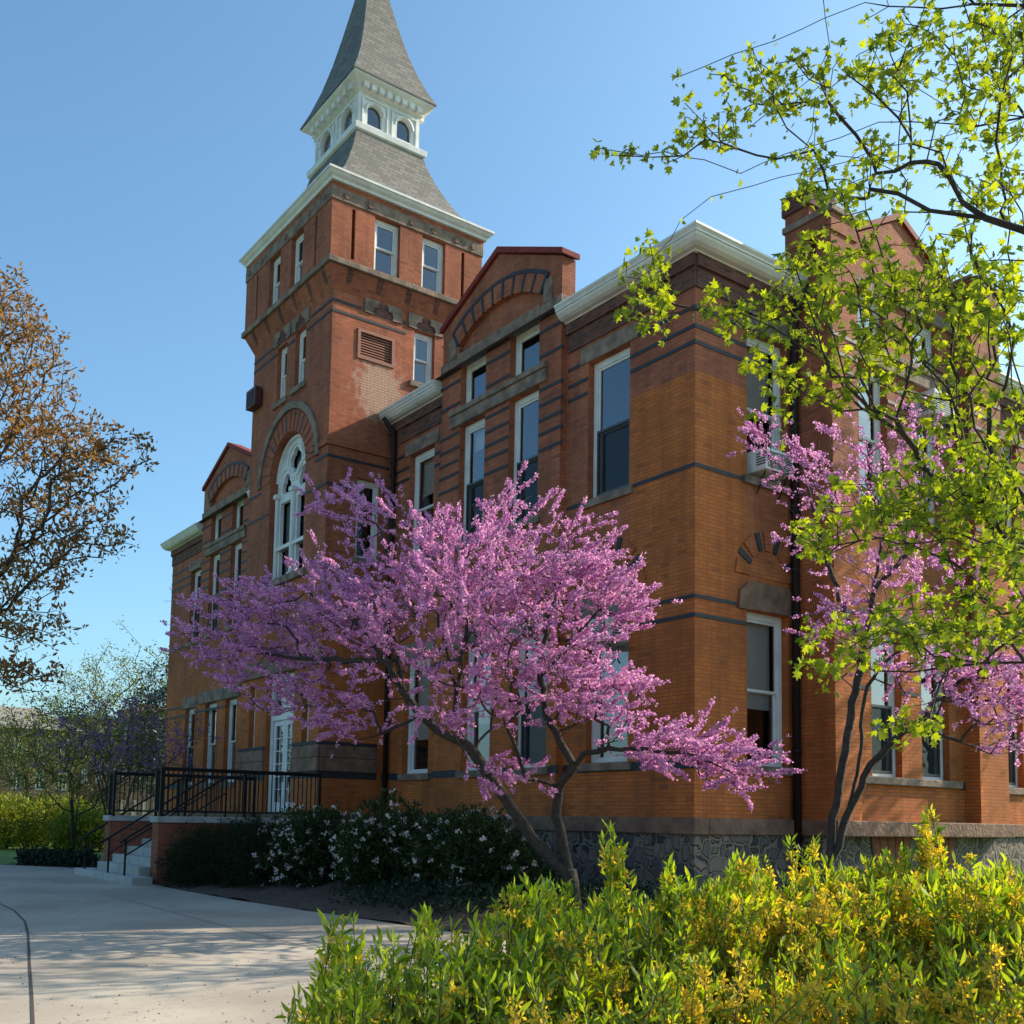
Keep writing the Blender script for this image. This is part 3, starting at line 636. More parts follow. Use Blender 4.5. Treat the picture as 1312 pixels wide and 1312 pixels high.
LOUV = (-1.0, -.02, 13.64, 14.32)
TR.poly(t, rect(-1.5, 2.4, ZB-.17, 15.2), -TH, 0, holes(W_tr)+[rect(*LOUV)])
t.box(-16.05, -15.75, -1.5, 2.4, ZB-.17, 15.2); t.box(-15.75, -11.3, 2.1, 2.4, ZB-.17, 15.2)
# lower shaft is a brick thicker, ending in a ledge
tower = t.build('tower', M['brick'], hall)
led = MB(); TF.box(led, -12.0, -10.94, 11.1, 11.22, -.02, .06); TR.box(led, -1.778, -.0, 11.1, 11.22, -.02, .06); led.split('ledge', M['brick'], tower)
# corbelled flare with brackets
c_ = MB()
lo = [(-16.05,-1.8),(-11,-1.8),(-11,2.4),(-16.05,2.4)]; hi = [(-16.28,-2.05),(-10.72,-2.05),(-10.72,2.62),(-16.28,2.62)]
c_.v = [(x,y,15.2) for x,y in lo]+[(x,y,15.74) for x,y in hi]; c_.f = [(i,(i+1)%4,4+(i+1)%4,4+i) for i in range(4)]
c_.build('corbel', M['brick'], tower)
br = MB()
for k in range(6): x = -15.75+.9*k; br.add([(x,-1.81,15.25),(x+.13,-1.81,15.25),(x+.13,-2.08,15.73),(x,-2.08,15.73),(x,-1.7,15.73),(x+.13,-1.7,15.73)], [(0,1,2,3),(0,3,4),(1,5,2),(3,2,5,4)])
for k in range(5): y = -1.5+.88*k; br.add([(-10.99,y,15.25),(-10.99,y+.13,15.25),(-10.69,y+.13,15.73),(-10.69,y,15.73),(-11.1,y,15.73),(-11.1,y+.13,15.73)], [(0,1,2,3),(0,3,4),(1,5,2),(3,2,5,4)])
br.split('bracket', M['frieze'], tower)
b = MB(); b.box(-16.36, -10.64, -2.13, 2.70, 15.742, 15.90); b.build('belt_course', M['stone'], tower, bevel=.02)
# upper stage with slots between pilasters
def slots(fr, ss): return [rect(s-.05, s+.05, 16.0, 17.36) for s in ss]
t = MB()
UF.poly(t, rect(-16.28, -11.02, 15.902, 17.44), -TH, 0, holes(W_uf)+slots(UF, (-15.45, -11.62))); UF.box(t, -11.02, -10.72, 15.902, 17.44, -TH, 0)
UR.poly(t, rect(-1.75, 2.62, 15.902, 17.44), -TH, 0, holes(W_ur)+slots(UR, (-1.42, 1.98)))
t.box(-16.28, -15.98, -1.75, 2.62, 15.902, 17.44); t.box(-15.98, -11.02, 2.32, 2.62, 15.902, 17.44)
t.box(-15.9, -11.1, -1.7, 2.3, 15.91, 15.95); t.box(-16.3, -10.70, -2.07, 2.64, 17.782, 17.90)
up = t.build('tower_top_stage', M['brick'], tower)
q = MB(); 
for s in (-15.45, -11.62): UF.box(q, s-.06, s+.06, 15.95, 17.4, -.34, -.302)
for s in (-1.42, 1.98): UR.box(q, s-.06, s+.06, 15.95, 17.4, -.34, -.302)
q.split('slot_backing', M['frieze'], tower)
q = MB(); q.box(-16.31, -10.69, -2.08, 2.65, 17.442, 17.78); q.build('lintel_band', M['stone'], tower, bevel=.015)
q = MB()
for s in (-16.0, -15.1, -13.5, -12.0, -11.1): UF.poly(q, [(s+.085*math.cos(a*math.pi/5), 17.62+.085*math.sin(a*math.pi/5)) for a in range(10)], .02, .06)
for s in (-1.65, -.95, .3, 1.0, 1.75, 2.3): UR.poly(q, [(s+.085*math.cos(a*math.pi/5), 17.62+.085*math.sin(a*math.pi/5)) for a in range(10)], .02, .06)
q.split('boss', M['brownstone'], tower)
for fr, ws in ((TF, W_tf), (TR, W_tr), (UF, W_uf), (UR, W_ur)):
    for q in ws: window(fr, *q, dep=.14, cas=.10, sill=(fr in (TF, TR)))
for q in LITES: window(TF, *q, split=0, cas=.08, sill=False)
# trefoil-headed stone hoods
def trefoil(c, z, R, n=36): return [(c+R*(.66+.34*abs(math.cos(1.5*(a-math.pi/2))))*math.cos(a), z+R*(.66+.34*abs(math.cos(1.5*(a-math.pi/2))))*math.sin(a)) for a in (2*math.pi*i/n for i in range(n))]
h = MB(); hb = MB()
for fr, cs in ((TF, (-14.06, -12.87)), (TR, (-.33, 1.0))):
    for c in cs:
        zt = 14.87
        nk = [(-.30,0),(-.33,.09),(-.26,.20),(-.16,.22),(-.14,.32),(-.06,.41),(0,.44),(.06,.41),(.14,.32),(.16,.22),(.26,.20),(.33,.09),(.30,0)]
        fr.poly(h, [(c-.56, zt)]+[(c+x*.95, zt+y) for x, y in nk]+[(c+.56, zt), (c+.56, zt+.58), (c-.56, zt+.58)], -.02, .035)
        fr.poly(hb, [(c-.34, zt+.001), (c+.34, zt+.001), (c+.34, zt+.45), (c-.34, zt+.45)], -.02, .004)
h.split('hood_stone', M['stone'], tower, bevel=.008); hb.split('hood_recess', M['frieze'], tower)
courses(TF, -16.04, -10.987, (14.62, 14.9, 10.78, 10.05), [(a, b, c, d+.3) for a, b, c, d in W_tf]+[(-14.7,-13.4,14.85,15.4),(-13.5,-12.25,14.85,15.4),(ARC[0]-1.75, ARC[0]+1.75, 10.3, 12.9), (ARC[0]-1.18, ARC[0]+1.18, 8, 10.9)], parent=tower)
courses(TR, -1.779, 2.4, (14.62, 14.9), [(.4,1.6,13.4,15.4),(-.95,.27,14.84,15.4)], parent=tower); courses(TR, -1.779, 0, (10.78, 10.05), [(-1.0,-.2,8.2,10.5)], parent=tower)
# louvre on the sunny flank
lv = MB()
for k in range(9): z = LOUV[2]+.04+k*.07; TR.poly(lv, [(LOUV[0], z), (LOUV[1], z), (LOUV[1], z+.03), (LOUV[0], z+.03)], -.2, -.02)
for a0, a1, z0, z1 in ((LOUV[0]-.06, LOUV[0]+.02, LOUV[2]-.06, LOUV[3]+.06), (LOUV[1]-.02, LOUV[1]+.06, LOUV[2]-.06, LOUV[3]+.06), (LOUV[0]+.02, LOUV[1]-.02, LOUV[3]-.02, LOUV[3]+.06), (LOUV[0]+.02, LOUV[1]-.02, LOUV[2]-.06, LOUV[2]+.02)): TR.box(lv, a0, a1, z0, z1, -.22, .03)
TR.box(lv, LOUV[0]-.05, LOUV[1]+.05, LOUV[2]-.05, LOUV[3]+.05, -.29, -.26)
lv.build('louvre_vent', simple('louvre_paint', (.27, .105, .065), .7), tower)
# big traceried arch window
c, hw, z0, zs = ARC
tr = MB()
lan = [(c-.55, .36), (c+.55, .36)]
hl = [rect(x-h_, x+h_, z0+1.0, z0+2.25) for x, h_ in lan]+[rect(x-h_, x+h_, z0+.12, z0+.9) for x, h_ in lan]
hl += [trefoil(x, z0+2.72, .31) for x, _ in lan]
hl += [[(c+.36*(.75+.25*abs(math.cos(2*a)))*math.cos(a), zs+.45+.36*(.75+.25*abs(math.cos(2*a)))*math.sin(a)) for a in (2*math.pi*i/32 for i in range(32))]]
TF.poly(tr, arch(c, hw-.003, z0, zs, 28), -.34, -.24, hl)
win = tr.build('arched_window', M['white'], hall, bevel=.01)
mo = MB()
def arc_tube(mb, cx, cz, R, a0, a1, d, rad, n=18): mb.tube([TF.p(cx+R*math.cos(a0+(a1-a0)*i/n), cz+R*math.sin(a0+(a1-a0)*i/n), d) for i in range(n+1)], rad, 6)
arc_tube(mo, c, zs, hw-.06, 0, math.pi, -.22, .06); arc_tube(mo, c, zs, hw-.22, 0, math.pi, -.235, .035)
for x, _ in lan: arc_tube(mo, x, z0+2.72, .46, 0, math.pi, -.235, .04)
arc_tube(mo, c, zs+.45, .46, 0, 2*math.pi, -.235, .045, 28)
for x, rr in ((c-1.06, .06), (c, .075), (c+1.06, .06)):
    mo.tube([TF.p(x, z0, -.2), TF.p(x, z0+2.4, -.2)], rr, 10); TF.box(mo, x-.12, x+.12, z0+2.4, z0+2.52, -.3, -.1); TF.box(mo, x-.1, x+.1, z0, z0+.15, -.3, -.11)
TF.box(mo, c-hw+.01, c+hw-.01, z0+.9, z0+1.0, -.3, -.17)
mo.build('tracery_moulding', M['white'], win, smooth=False)
q = MB(); TF.poly(q, arch(c, hw-.02, z0, zs, 20), -.40, -.39); q.build('pane', M['glass'], win)
q = MB(); TF.poly(q, arch(c, hw+.05, z0-.03, zs, 20), -1.0, -.95); q.build('room_lining', M['room'], win)
ar = MB(); aj = MB()
n = 17
for i in range(n):
    a, b = math.pi*i/n+.02, math.pi*(i+1)/n-.02
    TF.poly(ar, [(c+(hw+.01)*math.cos(a), zs+(hw+.01)*math.sin(a)), (c+1.7*math.cos(a), zs+1.7*math.sin(a)), (c+1.7*math.cos(b), zs+1.7*math.sin(b)), (c+(hw+.01)*math.cos(b), zs+(hw+.01)*math.sin(b))], -.02, .025)
    if i % 4 == 1:
        a = math.pi*i/n; dx, dz = math.cos(a), math.sin(a); px, pz = -dz*.035, dx*.035
        TF.poly(aj, [(c+1.2*dx+px, zs+1.2*dz+pz), (c+1.2*dx-px, zs+1.2*dz-pz), (c+1.6*dx-px, zs+1.6*dz-pz), (c+1.6*dx+px, zs+1.6*dz+pz)], -.02, .031)
ar.build('arch_stone', M['brick'], win); aj.build('arch_joint', M['band'], win)
hd = MB(); pts = [(c+1.95*math.cos(math.pi*i/24), zs+1.95*math.sin(math.pi*i/24)) for i in range(25)]+[(c+1.75*math.cos(math.pi*i/24), zs+1.75*math.sin(math.pi*i/24)) for i in range(24, -1, -1)]
TF.poly(hd, pts, -.02, .07); hd.build('hood_mould', M['stone'], win, bevel=.02)
sl_ = MB(); TF.box(sl_, c-1.35, c+1.35, z0-.2, z0-.002, -.3, .1); sl_.build('sill', M['stone'], win, bevel=.02)
# brownstone belt round the tower foot
q = MB()
for a0, a1 in ((-16.1, DOOR[0]-.02), (DOOR[1]+.02, -10.94)): TF.box(q, a0, a1, 2.78, 3.12, -.02, .06); TF.box(q, a0, a1, 3.125, 3.44, -.02, .05)
TR.box(q, -1.778, -.16, 2.78, 3.12, -.02, .06); TR.box(q, -1.778, -.16, 3.125, 3.44, -.02, .05)
TF.box(q, -16.1, DOOR[0]-.02, 5.46, 5.95, -.02, .06); TF.box(q, DOOR[0]-.02, DOOR[1]+.02, 5.46, 5.95, -.02, .07); TF.box(q, DOOR[1]+.02, -10.94, 5.46, 5.95, -.02, .06)
q.split('stone_belt', M['brownstone'], tower, bevel=.025)
q = MB()
for a0, a1 in ((-16.06, DOOR[0]-.02), (DOOR[1]+.02, -10.985)):
    TF.box(q, a0, a1, 3.445, 3.53, -.02, .04); TF.box(q, a0, a1, 2.62, 2.775, -.02, .02)
TR.box(q, -1.778, -.16, 3.445, 3.53, -.02, .04); TR.box(q, -1.778, -.16, 2.62, 2.775, -.02, .02)
q.split('string_course', M['band'], tower)
# white double door with glazing and transom
dr = MB(); a0, a1, z0, z1 = DOOR; d0, d1 = -.28, -.14
for x0, x1 in ((a0, a0+.14), (a1-.14, a1)): TF.box(dr, x0, x1, z0, z1, d0, d1)
TF.box(dr, a0+.14, a1-.14, z1-.14, z1, d0, d1); TF.box(dr, a0+.14, a1-.14, 4.22, 4.36, d0, d1)
door = dr.build('door', M['white'], hall, bevel=.01)
mid = (a0+a1)/2
for x0, x1 in ((a0+.145, mid-.006), (mid+.006, a1-.145)):
    lf = MB(); x0i, x1i = x0+.13, x1-.13
    TF.box(lf, x0, x0i, z0+.02, 4.215, -.25, -.19); TF.box(lf, x1i, x1, z0+.02, 4.215, -.25, -.19); TF.box(lf, x0i, x1i, z0+.02, z0+.42, -.25, -.19); TF.box(lf, x0i, x1i, 4.08, 4.215, -.25, -.19)
    for k in range(1, 6): z = z0+.42+k*(4.08-z0-.42)/6; TF.box(lf, x0i, x1i, z-.014, z+.014, -.235, -.2)
    TF.box(lf, (x0+x1)/2-.012, (x0+x1)/2+.012, z0+.42, 4.08, -.234, -.201)
    lf.build('door_leaf', M['white'], door)
    g = MB(); g.add([TF.p(x0i, z0+.42, -.22), TF.p(x1i, z0+.42, -.22), TF.p(x1i, 4.08, -.22), TF.p(x0i, 4.08, -.22)], [(0,1,2,3)]); g.build('pane', M['glass'], door)
    hn = MB(); hn.tube([TF.p(x1-.06 if x1 < mid else x0+.06, 2.55, -.13), TF.p(x1-.06 if x1 < mid else x0+.06, 2.85, -.13)], .015, 6); hn.build('handle', M['iron'], door)
g = MB(); g.add([TF.p(a0+.14, 4.36, -.22), TF.p(a1-.14, 4.36, -.22), TF.p(a1-.14, z1-.14, -.22), TF.p(a0+.14, z1-.14, -.22)], [(0,1,2,3)]); g.build('transom_pane', M['glass'], door)
q = MB(); TF.box(q, a0-.02, a1+.02, z0, z1, -1.2, -1.15); q.build('room_lining', M['room'], door)

# tower cornice, mansard, belfry, spire
CX, CYT = -13.45, .3
def ring(hx, hy, z): return [(CX-hx, CYT-hy, z), (CX+hx, CYT-hy, z), (CX+hx, CYT+hy, z), (CX-hx, CYT+hy, z)]
def loft(mb, rings, cap=True):
    k = len(mb.v)
    for r_ in rings: mb.v += r_
    for i in range(len(rings)-1):
        for j in range(4): a = k+4*i+j; b_ = k+4*i+(j+1) % 4; mb.f.append((a, b_, b_+4, a+4))
    if cap: mb.f.append((k+3, k+2, k+1, k)); e = k+4*(len(rings)-1); mb.f.append((e, e+1, e+2, e+3))
q = MB(); loft(q, [ring(2.72, 2.30, 17.902), ring(2.83, 2.41, 17.906), ring(2.85, 2.43, 17.97), ring(2.91, 2.49, 18.02), ring(2.96, 2.54, 18.09), ring(2.985, 2.565, 18.10), ring(2.985, 2.565, 18.16), ring(2.85, 2.43, 18.21)])
q.build('tower_cornice', M['white'], tower)
q = MB(); loft(q, [ring(*r_) for r_ in ((2.72, 2.28, 18.212), (2.42, 1.97, 18.5), (2.20, 1.76, 18.83), (1.96, 1.54, 19.25), (1.71, 1.31, 19.78), (1.52, 1.13, 20.3), (1.45, 1.06, 20.6))]); q.build('mansard_roof', M['slate'], hall)
q = MB(); loft(q, [ring(1.40, 1.02, 20.5), ring(1.52, 1.14, 20.56), ring(1.54, 1.16, 20.72), ring(1.46, 1.08, 20.78), ring(1.40, 1.02, 20.8)])
belf = q.build('belfry', M['white'], hall, bevel=.01)
hx, hy = 1.36, .98
BF = FR((CX, CYT-hy, 0), (1,0,0), (0,-1,0)); BR = FR((CX+hx, CYT, 0), (0,1,0), (1,0,0))
BL = FR((CX-hx, CYT, 0), (0,-1,0), (-1,0,0)); BB = FR((CX, CYT+hy, 0), (-1,0,0), (0,1,0))
q = MB(); fm = MB(); gl = MB(); rm = MB()
for fr, h_ in ((BF, hx), (BR, hy), (BL, hx if 0 else hy), (BB, hx)):
    cs = (-h_*.48, h_*.48); ww = h_*.235
    lo_ = h_-.001 if fr in (BF, BB) else h_-.12
    fr.poly(q, rect(-lo_, lo_, 20.8, 21.75), -.12, 0, [arch(cc, ww, 20.88, 21.27, 14) for cc in cs])
    for cc in cs:
        pts = [fr.p(cc+(ww+.06)*math.cos(a), 21.27+(ww+.06)*math.sin(a), .01) for a in (math.pi*i/14 for i in range(15))]
        fm.tube(pts, .035, 6)
        fr.box(fm, cc-h_*.40, cc+h_*.40, 21.60, 21.64, 0, .035)
        for sg in (-1, 1): fr.box(fm, cc+sg*h_*.40-.02, cc+sg*h_*.40+.02, 20.8, 21.60, 0, .035)
        fr.poly(gl, arch(cc, ww, 20.88, 21.27, 14), -.11, -.1)
    fr.box(rm, -h_+.2, h_-.2, 20.85, 21.7, -.32, -.3)
q.build('belfry_wall', M['white'], belf); fm.split('belfry_moulding', M['white'], belf); gl.split('pane', M['glass'], belf); rm.build('room_lining', M['room'], belf)
q = MB(); loft(q, [ring(1.37, .99, 21.752), ring(1.44, 1.06, 21.8), ring(1.44, 1.06, 21.86), ring(1.58, 1.20, 21.97), ring(1.64, 1.26, 22.01), ring(1.68, 1.30, 22.05), ring(1.68, 1.30, 22.09)]); q.build('belfry_cornice', M['white'], belf)
q = MB()
for fr, h_ in ((BF, hx), (BR, hy), (BL, hy), (BB, hx)):
    k = 8
    for i in range(k): s = -h_+.0+(2*h_)*(i+.5)/k; fr.box(q, s-.075, s+.075, 21.80, 21.965, .0, .21)
q.split('modillion', M['white'], belf)
q = MB(); prof = [(1.71, 1.33, 22.092), (1.71, 1.33, 22.13), (1.48, 1.12, 22.58), (1.22, .90, 23.2), (.96, .70, 23.95), (.72, .52, 24.8), (.45, .33, 25.8), (.20, .15, 26.75), (.02, .015, 27.5)]
loft(q, [ring(*r_) for r_ in prof]); q.build('spire', M['slate'], hall)

# downspouts
q = MB(); q.tube([(-10.62,-.45,12.0),(-10.62,-.14,11.7),(-10.62,-.11,11.4),(-10.62,-.11,.5)], .065, 8); q.build('downspout', M['copper'], hall, smooth=True)
q = MB(); q.tube([(.5,2.62,12.0),(.16,2.62,11.6),(.12,2.62,11.3),(.12,2.62,.4)], .075, 8)
for z in (3.0, 5.2, 7.6, 10.2): q.tube([(.12,2.62,z),(.12,2.62,z+.06)], .09, 8)
q.build('downspout', M['copper'], hall, smooth=True)

# box on the tower's shaded flank
bx = thing('wall_box', 'small maroon metal box fixed to the far left edge of the tower shaft', 'box')
q = MB(); q.box(-15.98, -15.32, -2.05, -1.83, 13.44, 14.0); q.build('housing', M['box'], bx, bevel=.02)
q = MB(); q.box(-15.9, -15.4, -1.83, -1.79, 13.55, 13.9); q.split('bracket', M['iron'], bx)
q = MB(); 
for k in range(5): q.box(-15.9, -15.4, -2.064, -2.051, 13.5+.09*k, 13.55+.09*k)
q.build('grille', M['iron'], bx)

# air conditioners in windows
def aircon(label, fr, a0, a1, z0, z1, dout=.42):
    t_ = thing('window_air_conditioner', label, 'air conditioner', 'air conditioners in the windows')
    q = MB(); fr.box(q, a0, a1, z0, z1, -.35, dout); q.build('body', M['white'], t_, bevel=.02)
    q = MB(); n_ = 9
    for k in range(n_): zz = z0+.05+(z1-z0-.1)*k/n_; fr.box(q, a0+.05, a1-.05, zz, zz+.018, dout, dout+.012)
    q.build('grille', M['darkframe'], t_)
    q = MB()
    for k in range(5): zz = z0+.1+k*.05; fr.box(q, a1+.001, a1+.012, zz, zz+.02, .08, .3); fr.box(q, a0-.012, a0-.001, zz, zz+.02, .08, .3)
    q.split('side_vent', M['darkframe'], t_)
    q = MB(); q.tube([fr.p(a0+.08, z0-.01, dout-.08), fr.p(a0+.08, z0-.4, .02)], .015, 5); q.tube([fr.p(a1-.08, z0-.01, dout-.08), fr.p(a1-.08, z0-.4, .02)], .015, 5); q.split('support_bracket', M['iron'], t_)
aircon('white air conditioner at the head of the front ground-floor window beside the corner', FRONT, -2.83, -1.83, 5.05, 5.5)
aircon('white air conditioner on the sill of the upper side window by the corner downspout', SIDE, 1.56, 2.34, 8.22, 8.64, .3)
aircon('white air conditioner high in the right upper window of the side gable, behind maple leaves', BAYB, 6.05, 6.8, 10.2, 10.72)

# ------------------------------------------------------------------ entrance porch
po = thing('entrance_porch', 'raised brick entrance porch with concrete steps and black iron railings', 'porch')
PX0, PX1, PY0, PZ = -14.5, -10.42, -5.85, 1.6
q = MB(); q.box(PX0, PX0+.42, PY0, -1.95, -.3, PZ-.14); q.box(PX1-.42, PX1, PY0, -1.95, -.3, PZ-.14); q.box(PX0+.42, PX1-.42, -4.0, -1.95, -.3, PZ-.14)
q.build('porch_wall', M['newbrick'], po)
q = MB(); q.box(PX0-.05, PX0+.46, PY0-.05, -1.93, PZ-.138, PZ); q.box(PX1-.46, PX1+.05, PY0-.05, -1.93, PZ-.138, PZ); q.box(PX0+.462, PX1-.462, -4.05, -1.93, PZ-.137, PZ-.004)
q.build('coping', M['cut_concrete'], po, bevel=.015)
nst = 8; zb = .1; rise = (PZ-zb)/nst
for k in range(nst-1):
    q = MB(); y0 = -6.45+k*.345; x0, x1 = (PX0-.35, PX1+.25) if k == 0 else (PX0+.425, PX1-.425)
    q.box(x0, x1, y0, y0+.45 if k == 0 else -4.02, zb-.3 if k == 0 else zb+rise*k-.02, zb+rise*(k+1)-.001*k); q.build('step', M['cut_concrete'], po, bevel=.015)
def railing(p0, p1, posts, n):
    q = MB(); p0 = np.array(p0, float); p1 = np.array(p1, float); d = p1-p0
    for z in (.12, 1.03): q.tube([p0+[0,0,z], p1+[0,0,z]], .022, 6)
    q.tube([p0+[0,0,1.07], p1+[0,0,1.07]], .028, 6)
    rl = q.build('railing', M['iron'], po)
    b = MB()
    for i in range(1, n): p = p0+d*i/n; b.tube([p+[0,0,.12], p+[0,0,1.03]], .014, 5)
    b.build('balusters', M['iron'], rl)
    for i in range(posts):
        p = p0+d*i/(posts-1); s = MB(); s.box(p[0]-.03, p[0]+.03, p[1]-.03, p[1]+.03, p[2]-.02, p[2]+1.1); s.build('post', M['iron'], rl)
railing((PX1-.06, PY0+.08, PZ), (PX1-.06, -1.98, PZ), 3, 34); railing((PX0+.08, PY0+.08, PZ), (PX0+.08, -1.98, PZ), 3, 34)
railing((PX0+.1, PY0+.06, PZ), (PX0+.44, PY0+.06, PZ), 2, 4); railing((PX1-.42, PY0+.06, PZ), (PX1-.08, PY0+.06, PZ), 2, 4)
for x in (PX0+.25, PX1-.62, -12.3):
    q = MB(); yb, yt = -6.35, -4.1
    q.tube([(x,yb-.12,zb+.9),(x,yb,zb+1.0),(x,yt,PZ+.95),(x,yt+.3,PZ+.95)], .024, 6); q.tube([(x,yb,zb+.62),(x,yt,PZ+.57)], .018, 6)
    q.tube([(x,yb,zb-.05),(x,yb,zb+1.0)], .026, 6); q.tube([(x,yt,PZ-.05),(x,yt,PZ+.95)], .026, 6)
    q.build('handrail', M['iron'], po)


# ------------------------------------------------------------------ plants
def grow(nodes, parents, targets, bf=.35, step=.12, wob=.25, root=0):
    """connect every target to the nearest fitting node of the tree so far; returns positions, parents, tip indices"""
    n0 = len(nodes); cap = n0+int(len(targets)*60)
    P = np.zeros((cap, 3)); PA = np.full(cap, -1, int); L = np.zeros(cap)
    for i in range(n0):
        P[i] = nodes[i]; PA[i] = parents[i]
        if parents[i] >= 0: L[i] = L[parents[i]]+np.linalg.norm(P[i]-P[parents[i]])
    n = n0; tips = []
    T = np.asarray(targets); T = T[np.argsort(np.linalg.norm(T-P[root], axis=1))]
    for t in T:
        d = np.linalg.norm(P[:n]-t, axis=1); i = int(np.argmin(d+bf*L[:n])); D = d[i]
        k = max(1, min(40, int(D/step))); a = P[i].copy(); ax = t-a
        side = rng.normal(size=3)*wob*D*.25; side[2] -= .08*D*wob
        prev = i
        if n+k >= cap: break
        for j in range(1, k+1):
            u = j/k; q = a+ax*u+side*math.sin(math.pi*u)*.5
            P[n] = q; PA[n] = prev; L[n] = L[prev]+np.linalg.norm(P[n]-P[prev]); prev = n; n += 1
        tips.append(prev)
    return P[:n], PA[:n], np.array(tips)
def radii(P, PA, tip=.0035, ex=2.3, rmax=None):
    n = len(P); acc = np.zeros(n); ch = np.zeros(n, int)
    for i in range(n-1, -1, -1):
        if acc[i] == 0: acc[i] = tip**ex
        if PA[i] >= 0: acc[PA[i]] += acc[i]*1.0
    r = acc**(1/ex)
    return np.minimum(r, rmax) if rmax else r
def wood(name, P, PA, R, mat, parent, min_r=0, flare=1.0):
    n = len(P); kids = [[] for _ in range(n)]
    for i in range(n):
        if PA[i] >= 0: kids[PA[i]].append(i)
    mb = MB(); stack = [(i, None) for i in range(n) if PA[i] < 0]
    while stack:
        i, pr = stack.pop(); ch = [pr, i] if pr is not None else [i]
        while kids[ch[-1]]:
            ks = sorted(kids[ch[-1]], key=lambda q: -R[q]); 
            for q in ks[1:]: stack.append((q, ch[-1]))
            ch.append(ks[0])
        if len(ch) < 2 or R[ch[1] if pr is not None else ch[0]] < min_r: continue
        rr = [R[c] for c in ch]
        if pr is not None: rr[0] = rr[1]
        mb.tube([P[c] for c in ch], rr, 9 if max(rr) > .06 else (6 if max(rr) > .02 else 4), cap=False)
    return mb.build(name, mat, parent, smooth=True)
def unit(v): return v/(np.linalg.norm(v, axis=-1, keepdims=True)+1e-9)
def leaves(name, pos, size, mat, parent, shape='leaf', up=.3, dirs=None, mats=None, mi=None, jitter=.35):
    """many small leaves: pos (n,3) the leaf bases, dirs the way each points"""
    n = len(pos); 
    d = unit(rng.normal(size=(n, 3))+np.array([0, 0, up])) if dirs is None else unit(dirs+rng.normal(size=(n, 3))*jitter)
    s = unit(np.cross(d, rng.normal(size=(n, 3)))); nn = np.cross(s, d)
    sz = size*(.5+1.0*rng.random(n)); curl = rng.uniform(.3, 3.6, n)*np.where(rng.random(n) < .25, -1, 1)
    if shape in ('flower', 'petal', 'needle'): curl = np.ones(n)
    if shape == 'leaf':      # lance leaf folded along the midrib
        T = np.array([(0,0,0),(.22,.35,.05),(.17,.7,.03),(0,1,-.06),(-.17,.7,.03),(-.22,.35,.05),(0,.5,-.04)])
        Fc = np.array([(0,1,6),(1,2,6),(2,3,6),(3,4,6),(4,5,6),(5,0,6)])
    elif shape == 'lance':
        T = np.array([(0,0,0),(.13,.35,.03),(.11,.65,.02),(0,1,-.05),(-.11,.65,.02),(-.13,.35,.03),(0,.5,-.03)])
        Fc = np.array([(0,1,6),(1,2,6),(2,3,6),(3,4,6),(4,5,6),(5,0,6)])
    elif shape == 'maple':   # lobed leaf
        T = np.array([(0,0,0),(.35,.05,.0),(.58,.28,.08),(.30,.42,.0),(.50,.75,.05),(.16,.68,0),(0,1.05,-.08),(-.16,.68,0),(-.50,.75,.05),(-.30,.42,0),(-.58,.28,.08),(-.35,.05,0),(0,.42,-.06)])
        Fc = np.array([(i, i+1, 12) for i in range(11)]+[(11, 0, 12)])
    elif shape == 'petal':   # small cupped pea-flower
        T = np.array([(0,0,0),(.45,.5,.18),(0,1,.05),(-.45,.5,.18)]); Fc = np.array([(0,1,2),(0,2,3)])
    elif shape == 'flower':  # four strap petals
        T = []; Fc = []
        for q in range(4):
            a = q*math.pi/2; c, s_ = math.cos(a), math.sin(a); k = len(T)
            for (u, v, w_) in ((0,0,0),(.55,.24,.25),(1,0,.4),(.55,-.24,.25)): T.append((u*c-v*s_, w_, u*s_+v*c))
            Fc += [(k, k+1, k+2), (k, k+2, k+3)]
        T = np.array(T); Fc = np.array(Fc)
    elif shape == 'needle':
        T = np.array([(0,0,0),(.09,.5,0),(0,1,0),(-.09,.5,0)]); Fc = np.array([(0,1,2),(0,2,3)])
    V = pos[:, None, :]+sz[:, None, None]*(T[None, :, 0:1]*s[:, None, :]+T[None, :, 1:2]*d[:, None, :]+T[None, :, 2:3]*(curl[:, None]*nn)[:, None, :])
    k = len(T); Fa = (Fc[None]+(np.arange(n)*k)[:, None, None]).reshape(-1, 3)
    return np_mesh(name, V, Fa, mat, parent, mats, None if mi is None else np.repeat(mi, len(Fc)))
def chain(pts):                          # photo pixels + distance -> 3D polyline
    return [at(*p) for p in pts]
def tree_nodes(chains, step=.15):
    """list of (start_from_index or None, polyline) -> nodes, parents; start index refers to (chain, point)"""
    P = []; PA = []; ends = {}
    for ci, (att, pl) in enumerate(chains):
        prev = -1
        if att is not None:
            prev = ends[att]
            pl = [np.array(P[prev])]+list(pl)
        else: P.append(np.array(pl[0])); PA.append(-1); prev = 0; ends[(ci, 0)] = 0
        for j in range(1, len(pl)):
            a, b = np.array(pl[j-1]), np.array(pl[j]); k = max(1, int(np.linalg.norm(b-a)/step))
            for q in range(1, k+1): P.append(a+(b-a)*q/k+rng.normal(size=3)*.012); PA.append(prev); prev = len(P)-1
            ends[(ci, j)] = prev
    return P, PA
def blobs(specs, n):                     # specs: (px, py, dist, rx_px, ry_px, depth_m, weight)
    w_ = np.array([q[6] for q in specs], float); w_ /= w_.sum(); out = []
    for q, m_ in zip(specs, rng.multinomial(n, w_)):
        for _ in range(m_):
            v = unit(rng.normal(size=3))*rng.random()**(1/2.4)
            out.append(at(q[0]+v[0]*q[3], q[1]+v[1]*q[4], q[2]+v[2]*q[5]))
    return np.array(out)

